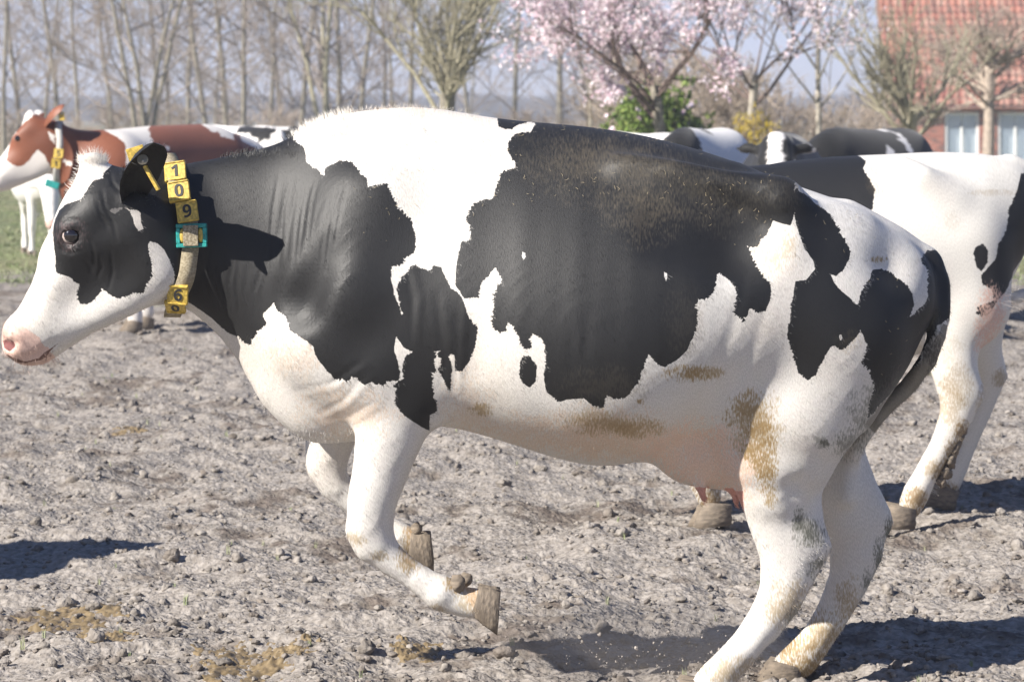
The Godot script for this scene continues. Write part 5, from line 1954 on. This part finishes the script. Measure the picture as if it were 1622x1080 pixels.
func build_collar() -> void:
	var s := main_side
	var webbing := mat("beige webbing", Color.WHITE, 0.9, 0.2)
	webbing.albedo_texture = noise_tex(0.08, 12, Color(0.50, 0.46, 0.38), Color(0.68, 0.64, 0.55), 128)
	webbing.uv1_triplanar = true
	webbing.uv1_scale = Vector3(14, 14, 14)
	var yellow := plastic("yellow plastic", Color(0.90, 0.77, 0.36))
	var teal := plastic("turquoise plastic", Color(0.20, 0.66, 0.63))
	var ink := mat("dark print", Color(0.20, 0.20, 0.20), 0.6)
	var path := PackedVector3Array()
	for q in [[264, 246, -0.02], [268, 252, 0.03]]: path.append(P(q[0], q[1], q[2]))
	for q in [[275, 272], [284, 304], [295, 336], [302, 372], [299, 410], [294, 440], [283, 466]]: path.append(on_neck(s, q[0], q[1], 0.010))
	for q in [[274, 490, 0.05], [272, 500, 0.0], [276, 490, -0.05], [290, 440, -0.10], [298, 380, -0.115], [290, 320, -0.105], [275, 275, -0.07]]: path.append(P(q[0], q[1], q[2]))
	var fine := PackedVector3Array()
	for i in path.size():
		for k in 4:
			fine.append(path[i].cubic_interpolate(path[(i + 1) % path.size()], path[(i - 1 + path.size()) % path.size()], path[(i + 2) % path.size()], k / 4.0))
	var base := P(283, 466, 0.0)
	var o := thing("cow_collar", base, "webbing collar with yellow tiles 1 0 9 6 and turquoise buckle on leaping cow", "collar")
	var rel := moved(fine, -base)
	part("strap", strap_mesh(rel, P(290, 372, 0.0) - base, 0.040, 0.004), webbing, o)
	for q in [["1", 277, 272, -0.20, 0.5, 0.052], ["0", 283, 303, -0.22, 0.35, 0.052], ["9", 296, 335, -0.20, 0.15, 0.051]]:
		var at := on_neck(s, q[1], q[2], 0.020)
		number_tile(o, at - base, facing(Vector3(-0.12, q[4], 1.0), -q[3] * 0.8), q[5], q[0], yellow, ink)
	number_tile(o, on_neck(s, 281, 466, 0.022) - base, facing(Vector3(-0.1, -0.35, 1.0), -0.10), 0.050, "6", yellow, ink)
	number_tile(o, P(277, 485, on_neck(s, 281, 466, 0.0).z - 0.012) - base, facing(Vector3(-0.1, -1.3, 0.8), -0.08), 0.048, "0", yellow, ink)
	# buckle
	var bat := on_neck(s, 303, 373, 0.020)
	var bb := facing(Vector3(-0.05, 0.02, 1.0), 0.03)
	var bk := Node3D.new()
	bk.name = "buckle"
	o.add_child(bk)
	bk.transform = Transform3D(bb, bat - base)
	for e in [-1.0, 1.0]:
		part("buckle_bar", box(Vector3(0.074, 0.010, 0.014)), teal, bk, Transform3D(Basis(), Vector3(0, e * 0.0235, 0)))
		part("buckle_bar", box(Vector3(0.010, 0.0369, 0.014)), teal, bk, Transform3D(Basis(), Vector3(e * 0.032, 0, 0)))
		part("roller", bump_ball(0.012, Vector3(0.7, 1.5, 0.7), 3, 0.0), yellow, bk, Transform3D(Basis(), Vector3(e * 0.0215, 0, 0.001)))
	part("strap_loop", box(Vector3(0.036, 0.050, 0.007)), webbing, bk, Transform3D(Basis(), Vector3(-0.001, 0, 0.0105)))
	# ear tags
	var metal := mat("grey stud", Color(0.72, 0.71, 0.66), 0.35)
	metal.metallic = 0.4
	var ta := P(226, 252, 0.292)
	var e1 := thing("ear_tag", ta, "thin yellow tag hanging on a pale stud inside the leaping cow's near ear", "ear tag")
	var disc := CylinderMesh.new()
	disc.top_radius = 0.011
	disc.bottom_radius = 0.013
	disc.height = 0.005
	part("stud", disc, metal, e1, Transform3D(Basis(Vector3.RIGHT, 1.2), Vector3(0, 0, 0.012)))
	part("pin", bump_ball(0.004, Vector3(1, 1.3, 1.4), 2, 0.0), metal, e1, Transform3D(Basis(), Vector3(0.001, -0.004, 0.017)))
	part("flag", box(Vector3(0.008, 0.066, 0.030)), yellow, e1, Transform3D(Basis(Vector3.BACK, 0.52), Vector3(0.020, -0.044, 0.0)))
	var tb := P(215, 243, -0.12)
	var e2 := thing("ear_tag", tb, "yellow tag peeping out behind the leaping cow's near ear", "ear tag")
	part("flag", box(Vector3(0.044, 0.034, 0.004)), yellow, e2, Transform3D(Basis(Vector3.BACK, 0.3), Vector3.ZERO))
	part("stud", bump_ball(0.008, Vector3(1, 1, 0.7), 4, 0.0), metal, e2, Transform3D(Basis(), Vector3(0, -0.004, -0.005)))

# ---------------------------------------------------------------- the cow behind on the right
func build_second_cow() -> void:
	var b := Body.new()
	b.mid_z = -3.3
	var top := [[860, 300], [900, 285], [1000, 272], [1100, 268], [1200, 262], [1260, 253], [1330, 247], [1400, 244], [1480, 240], [1540, 241], [1590, 247], [1622, 258], [1642, 276], [1655, 310]]
	var bottom := [[860, 480], [900, 540], [1000, 590], [1150, 610], [1300, 600], [1380, 585], [1460, 560], [1540, 515], [1600, 448], [1622, 405], [1642, 360], [1655, 316]]
	var wide := [[860, 70], [1000, 130], [1150, 160], [1250, 162], [1350, 150], [1450, 136], [1540, 118], [1600, 80], [1640, 40], [1655, 12]]
	var narrow := [[860, 0.2], [1200, 0.22], [1400, 0.12], [1655, 0.1]]
	b.trunk(outline_rows(top, bottom, wide, narrow, F / 11.3), 0.07)
	b.limb(nodes([[1520, 400, -3.16, 84, 0.75], [1530, 480, -3.13, 74, 0.72], [1508, 545, -3.1, 44, 0.75], [1512, 585, -3.08, 38, 0.75], [1523, 622, -3.07, 37, 0.62], [1517, 655, -3.07, 29, 0.65], [1495, 702, -3.07, 21, 0.85], [1468, 750, -3.07, 20, 1.0], [1450, 785, -3.07, 23, 1.0], [1442, 805, -3.07, 20, 1.0]]), 0.035)
	b.limb(nodes([[1540, 612, -3.07, 18, 0.7], [1555, 626, -3.07, 9, 0.8]]), 0.02)
	b.limb(nodes([[1545, 470, -3.46, 60, 0.8], [1548, 545, -3.50, 40, 0.8], [1570, 592, -3.52, 27, 0.7], [1556, 645, -3.54, 20, 0.85], [1530, 706, -3.55, 18, 1.0], [1510, 750, -3.55, 21, 1.0], [1502, 772, -3.55, 19, 1.0]]), 0.035)
	b.limb(nodes([[1575, 585, -3.52, 20, 0.8], [1588, 596, -3.52, 10, 0.8]]), 0.02)
	b.limb(nodes([[1480, 500, -3.3, 50, 1.1], [1540, 500, -3.34, 46, 1.1], [1572, 490, -3.36, 26, 1.2]]), 0.04)
	for z in [-0.26, 0.26]:
		b.limb(nodes([[1420, 262, -3.3 + z * 0.6, 20, 1.0], [1462, 285, -3.3 + z * 0.8, 24, 0.9], [1500, 320, -3.3 + z * 0.7, 34, 0.8]]), 0.06)
	b.limb(nodes([[1600, 252, -3.3, 12, 1.2], [1640, 272, -3.3, 13, 1.0], [1668, 330, -3.3, 11, 1.0], [1672, 400, -3.28, 10, 1.0], [1650, 455, -3.25, 11, 1.0], [1605, 474, -3.22, 13, 1.0]]), 0.015)
	# forehand: neck and head carried behind the leaping cow, forelegs tucked
	b.limb(nodes([[900, 420, -3.3, 120, 0.7], [830, 400, -3.3, 88, 0.65], [770, 390, -3.3, 62, 0.62]]), 0.07)
	b.limb(nodes([[760, 390, -3.3, 52, 0.7], [715, 430, -3.3, 42, 0.8], [680, 475, -3.3, 27, 1.0]]), 0.03)
	b.limb(nodes([[960, 520, -3.15, 66, 0.75], [1000, 600, -3.12, 44, 0.8], [1050, 670, -3.12, 32, 0.9], [1095, 735, -3.12, 24, 1.0], [1118, 765, -3.12, 26, 1.0], [1124, 790, -3.12, 21, 1.0]]), 0.04)
	b.limb(nodes([[960, 520, -3.45, 60, 0.75], [930, 590, -3.48, 42, 0.8], [945, 640, -3.48, 28, 0.9], [985, 660, -3.48, 22, 1.0]]), 0.04)
	var a := b.build(0.0155)
	a = evened(a, 4)
	var side := NearSide.new(a[0], a[1], -3.3, F, CX, HY, EYE, CAMZ)
	var c := Coat.new(-0.35, 1.95, -0.05, 1.40, 1280)
	var r := RandomNumberGenerator.new()
	r.seed = 12
	var n := noise(0.02, 33, 2)
	var fine := noise(0.3, 34, 2)
	c.im.fill(WHITE)
	c.cloud(Color(0.89, 0.86, 0.82), 0.03, 15, 0.4)
	c.fill(traced(c, side, 1200, 160, 2.348, [-900, 40, 300, 120, 370, 198, 410, 225, 395, 250, 420, 300, 437, 330, 430, 400, 380, 520, 200, 700, -500, 800, -1300, 700]), BLACK, 2.6, r, n)
	c.fill(traced(c, side, 1200, 160, 2.348, [985, 270, 962, 350, 945, 400, 935, 470, 920, 510, 900, 540, 885, 590, 860, 620, 835, 650, 840, 680, 870, 700, 880, 740, 850, 755, 820, 765, 812, 790, 830, 803, 870, 785, 900, 740, 940, 680, 1010, 560, 1120, 400, 1120, 260]), BLACK, 2.4, r, n)
	c.fill(traced(c, side, 1200, 160, 2.348, [805, 570, 815, 545, 840, 532, 858, 555, 858, 600, 835, 637, 815, 620]), BLACK, 2.0, r, n)
	for q in [[1574, 490, 26, 44], [1560, 530, 18, 34]]: c.stain(c.at(P(q[0], q[1], side.at(q[0], q[1]))), Vector2(q[2], q[3]) * 1.2, Color(0.88, 0.73, 0.66), 0.95, n, fine)
	var mud := Color(0.56, 0.47, 0.34)
	for q in [[1395, 268, 18, 9, 0.35], [1390, 290, 16, 20, 0.25], [1575, 305, 40, 6, 0.25], [1500, 560, 30, 40, 0.2], [1510, 350, 14, 22, 0.12], [1440, 818, 26, 26, 1.0], [1452, 790, 20, 20, 0.9], [1510, 720, 16, 30, 1.0], [1525, 690, 14, 24, 0.95], [1495, 750, 20, 24, 0.95], [1500, 785, 24, 24, 1.0], [1475, 740, 16, 20, 0.5], [1500, 640, 30, 40, 0.45], [1520, 610, 26, 34, 0.4], [1585, 600, 14, 18, 0.5], [1130, 790, 40, 40, 1.0], [1560, 640, 14, 30, 0.5]]:
		c.stain(c.at(P(q[0], q[1], side.at(q[0], q[1]))), Vector2(q[2], q[3]) * 1.2, mud, q[4], n, fine)
	c.fur_relief(22, 0.34, 0.03)
	c.grain_tex = hair_grain()
	var m := c.material("white and black coat")
	var base := Vector3(1.3, 0.0, -3.3)
	var cow := thing("cow", base, "white cow with black forehand and muddy hind legs, half behind the leaping cow", "cow", "cows in the paddock")
	part("body", array_mesh(moved(a[0], -base), a[1], a[2], coat_uv(c, a[0]), PackedColorArray(), hair_uv(a[0])), m, cow)
	var tufts := [[1500, 735, 26, 50, 0.03, 240, Vector3(0.6, -0.6, 0)], [1610, 474, 30, 16, 0.06, 200, Vector3(0.6, -0.2, 0)]]
	var h := part("hair", grow_hair(a, c, base, 16000, tufts, 6), m, cow)
	h.set_meta("kind", "stuff")
	var hm := hoof_mesh()
	var horn: Material = mats["horn"]
	place_hoof(cow, hm, horn, Vector3(P(1428, 830, -3.07).x, 0.0, -3.07), 0.0, 0.2, 1.15)
	place_hoof(cow, hm, horn, Vector3(P(1492, 800, -3.55).x, 0.01, -3.55), -0.15, 0.2, 1.15)
	place_hoof(cow, hm, horn, Vector3(P(1138, 822, -3.12).x, 0.005, -3.12), 0.1, 0.2, 1.15)
	place_hoof(cow, hm, horn, P(1015, 668, -3.48), PI / 2, 0.0, 1.0)
	# clotted mud on the hind cannon
	for q in [[1512, 712, 10], [1520, 694, 9], [1505, 730, 11], [1498, 748, 10], [1492, 762, 9], [1526, 680, 7], [1516, 704, 8]]:
		part("mud_clot", bump_ball(q[2] * 11.1 / F, Vector3(0.9, 1.25, 0.9), int(q[1]), 0.7), horn, cow, Transform3D(Basis(), P(q[0], q[1], -3.07) - base))

# ---------------------------------------------------------------- the red and white cow
func build_red_cow() -> void:
	var b := Body.new()
	var z := -13.2
	b.limb(nodes([[168, 284, z, 78, 0.8], [240, 283, z - 0.45, 84, 0.9], [320, 281, z - 0.95, 85, 0.95], [368, 280, z - 1.25, 68, 0.9]]), 0.06)
	b.limb(nodes([[165, 272, z + 0.02, 64, 0.7], [118, 246, z + 0.06, 42, 0.65], [88, 232, z + 0.1, 36, 0.66]]), 0.07)
	b.limb(nodes([[70, 228, z + 0.1, 41, 0.72], [43, 246, z + 0.1, 35, 0.75], [13, 270, z + 0.12, 25, 0.85], [-4, 286, z + 0.12, 19, 1.1]]), 0.04)
	b.limb(nodes([[47, 184, z + 0.1, 11, 1.3], [54, 204, z + 0.1, 22, 1.2], [44, 230, z + 0.1, 22, 1.2]]), 0.03)
	for s in [-1.0, 1.0]:
		b.limb(nodes([[40, 208, z + 0.1 + s * 0.075, 10, 1.0], [28, 220, z + 0.1 + s * 0.072, 12, 0.9]]), 0.03)
		b.limb(nodes([[80, 250, z + 0.1 + s * 0.05, 22, 0.65], [50, 268, z + 0.1 + s * 0.045, 18, 0.65], [10, 288, z + 0.1 + s * 0.02, 12, 1.0]]), 0.03)
		b.limb(nodes([[27, 219, z + 0.1 + s * 0.115, 5, 1.0]]), 0.01, 0, true)
	b.limb(nodes([[165, 330, z + 0.12, 40, 0.8], [180, 370, z + 0.12, 26, 0.85], [196, 425, z + 0.12, 18, 0.9], [205, 465, z + 0.12, 13, 1.0], [213, 500, z + 0.12, 14, 1.0], [214, 512, z + 0.12, 12, 1.0]]), 0.05)
	b.limb(nodes([[200, 340, z - 0.28, 34, 0.8], [215, 410, z - 0.28, 18, 0.9], [225, 450, z - 0.28, 13, 1.0], [232, 495, z - 0.28, 13, 1.0]]), 0.05)
	b.limb(nodes([[355, 320, z - 1.0, 44, 0.8], [345, 380, z - 1.0, 24, 0.8], [360, 425, z - 1.0, 16, 0.9], [345, 490, z - 1.0, 13, 1.0]]), 0.05)
	b.limb(nodes([[375, 320, z - 1.4, 40, 0.8], [375, 380, z - 1.4, 22, 0.8], [390, 420, z - 1.4, 15, 0.9], [380, 482, z - 1.4, 13, 1.0]]), 0.05)
	b.limb(nodes([[388, 225, z - 1.4, 6, 1.0], [412, 260, z - 1.45, 5, 1.0], [416, 360, z - 1.45, 5, 1.0], [414, 420, z - 1.45, 9, 1.0]]), 0.02)
	var a := b.build(0.024)
	a = evened(a, 2)
	var side := NearSide.new(a[0], a[1], z, F, CX, HY, EYE, CAMZ)
	var k := (CAMZ - z) / F
	add_ear(a, P(70, 202, z + 0.16), P(101, 166, z + 0.25), Vector3(0.5, 0.7, -0.3), 0.062, 0.5)
	add_ear(a, P(62, 198, z + 0.02), P(58, 176, z - 0.16), Vector3(0.9, 0.3, 0.3), 0.045, 0.6)
	var c := Coat.new(-3.7, -1.45, -0.05, 1.55, 1024)
	var r := RandomNumberGenerator.new()
	r.seed = 13
	var n := noise(0.03, 43, 2)
	c.im.fill(Color(0.55, 0.33, 0.235))
	c.cloud(Color(0.45, 0.26, 0.18), 0.03, 25, 0.7)
	var cream := Color(0.91, 0.89, 0.86)
	for q in [[-150, 60, 150, 60, 215, 125, 195, 152, 130, 190, 75, 235, 45, 330, 25, 400, 60, 425, 95, 442, 140, 420, 205, 345, 245, 370, 282, 460, 292, 525, 0, 600, -200, 600], [265, 240, 300, 255, 303, 312, 276, 292], [560, 226, 780, 190, 848, 290, 832, 350, 770, 440, 700, 440, 700, 360, 690, 305, 620, 255], [1090, 190, 1180, 180, 1290, 220, 1300, 290, 1225, 262, 1150, 225], [350, 395, 395, 405, 395, 430, 360, 425], [905, 310, 940, 325, 930, 345], [1290, 230, 1500, 200, 1500, 400, 1400, 330, 1340, 290], [300, 900, 1500, 900, 1500, 3000, -300, 3000, 100, 1000]]:
		c.fill(traced(c, side, 0, 140, 3.526, q), cream, 3.0, r, n)
	c.grain_tex = hair_grain()
	var m := c.material("red and white coat")
	var base := Vector3(P(230, 300, z).x, 0.0, z - 0.4)
	var cow := thing("cow", base, "red and white cow with white blaze and collar, standing behind the leaping cow's head", "cow", "cows in the paddock")
	part("body", array_mesh(moved(a[0], -base), a[1], a[2], coat_uv(c, a[0]), PackedColorArray(), hair_uv(a[0])), m, cow)
	part("eye", bump_ball(0.02, Vector3.ONE, 1, 0.0), mats["dark iris"], cow, Transform3D(Basis(), P(27, 219, z + 0.198) - base))
	var horn: Material = mats["horn"]
	var hm := hoof_mesh()
	for q in [[212, z + 0.12], [231, z - 0.28], [341, z - 1.0], [376, z - 1.4]]:
		place_hoof(cow, hm, horn, Vector3(P(q[0], 500, q[1]).x, 0.0, q[1]), 0.0, 0.5, 1.15)
	# its collar and tag
	var yellow := plastic("yellow plastic", Color.WHITE)
	var ink: Material = mats["dark print"]
	var pale := mat("pale collar webbing", Color(0.74, 0.73, 0.70), 0.9)
	var path := PackedVector3Array()
	for q in [[93, 192, 0.12], [92, 205, 0.21], [94, 228, 0.25], [90, 255, 0.25], [88, 275, 0.21], [90, 290, 0.12], [92, 280, 0.0], [95, 240, -0.06], [96, 205, 0.0]]: path.append(P(q[0], q[1], z + q[2]))
	var o := thing("cow_collar", P(90, 290, z + 0.1), "pale neck collar with two yellow tiles and turquoise buckle on the red and white cow", "collar")
	var fine := PackedVector3Array()
	for i in path.size():
		for j in 3: fine.append(path[i].cubic_interpolate(path[(i + 1) % path.size()], path[(i - 1 + path.size()) % path.size()], path[(i + 2) % path.size()], j / 3.0))
	part("strap", strap_mesh(moved(fine, -o.position), P(93, 240, z + 0.1) - o.position, 0.042, 0.005), pale, o)
	number_tile(o, P(92, 243, z + 0.27) - o.position, facing(Vector3(-0.1, 0.1, 1), -0.1), 0.062, "5", yellow, ink)
	number_tile(o, P(88, 259, z + 0.265) - o.position, facing(Vector3(-0.1, -0.2, 1), -0.15), 0.060, "1", yellow, ink)
	part("buckle", box(Vector3(0.09, 0.045, 0.02)), mats["turquoise plastic"], o, Transform3D(Basis(Vector3.BACK, -0.3), P(82, 292, z + 0.2) - o.position))
	var tag_at := P(97, 184, z + 0.26)
	var t := thing("ear_tag", tag_at, "yellow tag in the red and white cow's ear", "ear tag")
	part("flag", box(Vector3(0.034, 0.055, 0.004)), yellow, t, Transform3D(Basis(Vector3.BACK, 0.1), Vector3.ZERO))
	part("stud", bump_ball(0.008, Vector3(1, 1, 0.7), 4, 0.0), mats["grey stud"], t, Transform3D(Basis(), Vector3(0, 0.016, 0.003)))

# ---------------------------------------------------------------- the rest of the herd, facing -x, metres
func herd_body(head: Array, grazing: bool) -> Array:
	var b := Body.new()
	b.trunk([[-0.80, 1.22, 1.00, 0.06, 0.1], [-0.74, 1.30, 0.80, 0.14, 0.1], [-0.62, 1.38, 0.66, 0.20, 0.15], [-0.45, 1.42, 0.62, 0.25, 0.3], [-0.25, 1.41, 0.60, 0.30, 0.3], [0.0, 1.40, 0.55, 0.36, 0.25], [0.25, 1.40, 0.56, 0.36, 0.2], [0.5, 1.41, 0.64, 0.31, 0.12], [0.68, 1.39, 0.74, 0.24, 0.1], [0.78, 1.34, 0.86, 0.15, 0.1], [0.82, 1.24, 1.05, 0.04, 0.1]], 0.06)
	var low := 0.0
	if grazing: b.limb([[Vector3(-0.58, 1.08, 0), 0.25, 0.65], [Vector3(-0.86, 0.98, 0), 0.17, 0.65], [Vector3(-1.08, 0.82, 0), 0.13, 0.7]], 0.08)
	else: b.limb([[Vector3(-0.58, 1.10, 0), 0.26, 0.65], [Vector3(-0.84, 1.20, 0), 0.18, 0.65], [Vector3(-1.02, 1.28, 0), 0.14, 0.7]], 0.08)
	b.limb(head, 0.05)
	var h: Vector3 = head[0][0]
	var f: Vector3 = (head[-1][0] - head[0][0]).normalized()
	for s in [-1.0, 1.0]:
		b.limb([[h + f * 0.12 + Vector3(-0.03, 0.05, 0.08 * s), 0.045, 1.0]], 0.03)
		b.limb([[h + Vector3(0.03, 0.04, 0.09 * s), 0.03, 1.0], [h + Vector3(0.07, 0.05, 0.19 * s), 0.045, 1.0], [h + Vector3(0.10, 0.04, 0.28 * s), 0.018, 1.0]], 0.02)
		b.limb([[Vector3(-0.5, 0.9, 0.16 * s), 0.13, 0.7], [Vector3(-0.48, 0.62, 0.16 * s), 0.075, 0.85], [Vector3(-0.50, 0.42, 0.16 * s), 0.055, 1.0], [Vector3(-0.49, 0.18, 0.16 * s), 0.04, 1.0], [Vector3(-0.50, 0.06, 0.16 * s), 0.048, 1.0]], 0.05)
		b.limb([[Vector3(0.55, 1.0, 0.16 * s), 0.20, 0.7], [Vector3(0.50, 0.72, 0.17 * s), 0.13, 0.7], [Vector3(0.62, 0.48, 0.16 * s), 0.065, 0.8], [Vector3(0.60, 0.20, 0.16 * s), 0.042, 1.0], [Vector3(0.57, 0.06, 0.16 * s), 0.05, 1.0]], 0.05)
	b.limb([[Vector3(0.38, 0.62, 0), 0.14, 1.1], [Vector3(0.5, 0.64, 0), 0.13, 1.1]], 0.05)
	b.limb([[Vector3(0.78, 1.34, 0), 0.035, 1.0], [Vector3(0.88, 1.1, 0), 0.028, 1.0], [Vector3(0.88, 0.65, 0), 0.025, 1.0], [Vector3(0.87, 0.45, 0), 0.045, 1.0]], 0.02)
	return evened(b.build(0.03), 2)

func herd_cow(a: Array, at: Vector3, yaw: float, scale: float, s: int, bias: float, dark: Color, label: String, snout: Vector3, group := "cows in the paddock") -> void:
	var n := noise(1.5, s, 2)
	var fine := noise(9.0, s + 1, 2)
	var pos: PackedVector3Array = a[0]
	var col := PackedColorArray()
	col.resize(pos.size())
	var pale := Color(0.80, 0.77, 0.73)
	for i in pos.size():
		var p := pos[i]
		var v := n.get_noise_3dv(p) * 1.6 + fine.get_noise_3dv(p) * 0.15 + bias
		if p.y < 0.5: v = -1.0
		if p.x < -1.0 and p.y > 0.5:
			v = 1.0 if absf(p.z) > 0.05 and p.distance_to(snout) > 0.16 and bias > -0.7 else -1.0
		col[i] = dark if v > 0.0 else pale
		if p.x < -0.9 and p.distance_to(snout) < 0.09: col[i] = Color(0.66, 0.44, 0.38)
	var m := mat("herd coat", Color.WHITE, 0.65, 0.35)
	m.vertex_color_use_as_albedo = true
	m.rim_enabled = true
	m.rim = 0.3
	var cow := thing("cow", at, label, "cow", group)
	cow.basis = Basis(Vector3.UP, yaw).scaled(Vector3(scale, scale, scale))
	part("body", array_mesh(pos, a[1], a[2], PackedVector2Array(), col), m, cow)
	var hm := hoof_mesh()
	for q in [[-0.51, 0.16], [-0.51, -0.16], [0.56, 0.16], [0.56, -0.16]]:
		part("hoof", hm, mats["horn"], cow, Transform3D(Basis.from_scale(Vector3(1.1, 1.1, 1.1)), Vector3(q[0], -0.01, q[1])))

func build_herd() -> void:
	var level := [[Vector3(-1.06, 1.26, 0), 0.15, 0.75], [Vector3(-1.20, 1.14, 0), 0.12, 0.8], [Vector3(-1.34, 1.0, 0), 0.08, 0.9], [Vector3(-1.42, 0.92, 0), 0.068, 1.1]]
	var lower := [[Vector3(-1.14, 0.80, 0), 0.15, 0.75], [Vector3(-1.24, 0.64, 0), 0.12, 0.8], [Vector3(-1.33, 0.48, 0), 0.08, 0.9], [Vector3(-1.38, 0.40, 0), 0.068, 1.1]]
	var up := herd_body(level, false)
	var down := herd_body(lower, true)
	var snout := Vector3(-1.44, 0.90, 0)
	var snout2 := Vector3(-1.40, 0.38, 0)
	var ink := Color(0.012, 0.012, 0.013)
	herd_cow(down, far_at(1012, 25.0), -1.15, 0.90, 900, -0.6, ink, "white-backed cow just topping the leaping cow's loin", snout2)
	herd_cow(down, far_at(1112, 23.0), 1.2, 0.925, 903, -0.25, ink, "white-shouldered black cow before the yellow bush", snout2)
	herd_cow(up, far_at(1240, 20.6), PI / 2 - 0.12, 0.93, 905, 0.55, ink, "black cow with broad white blaze facing the camera over the herd", snout)
	herd_cow(down, far_at(1372, 22.5), 0.95, 0.93, 921, 0.62, ink, "nearly all black cow with lowered head before the pollard", snout2)
	herd_cow(down, far_at(372, 30.0), -0.9, 0.93, 908, -0.5, ink, "mostly white cow behind the red and white cow's rump", snout2)
	herd_cow(down, far_at(430, 42.0), 0.2, 0.90, 911, 0.0, ink, "small distant black and white cow beyond the white one", snout2)
	herd_cow(down, far_at(66, 33.0), PI / 2 + 0.22, 0.84, 917, -1.2, ink, "cream cow with lowered head under the red and white cow's chin", snout2)
	herd_cow(down, Vector3(-3.5, 0.0, -1.5), 0.1, 1.0, 931, 0.1, ink, "black and white cow whose shadow falls on the earth before the leaping cow", snout2)

func _ready() -> void:
	setup()
	build_ground()
	build_house()
	build_trees()
	build_main_cow()
	build_collar()
	build_second_cow()
	build_red_cow()
	build_herd()
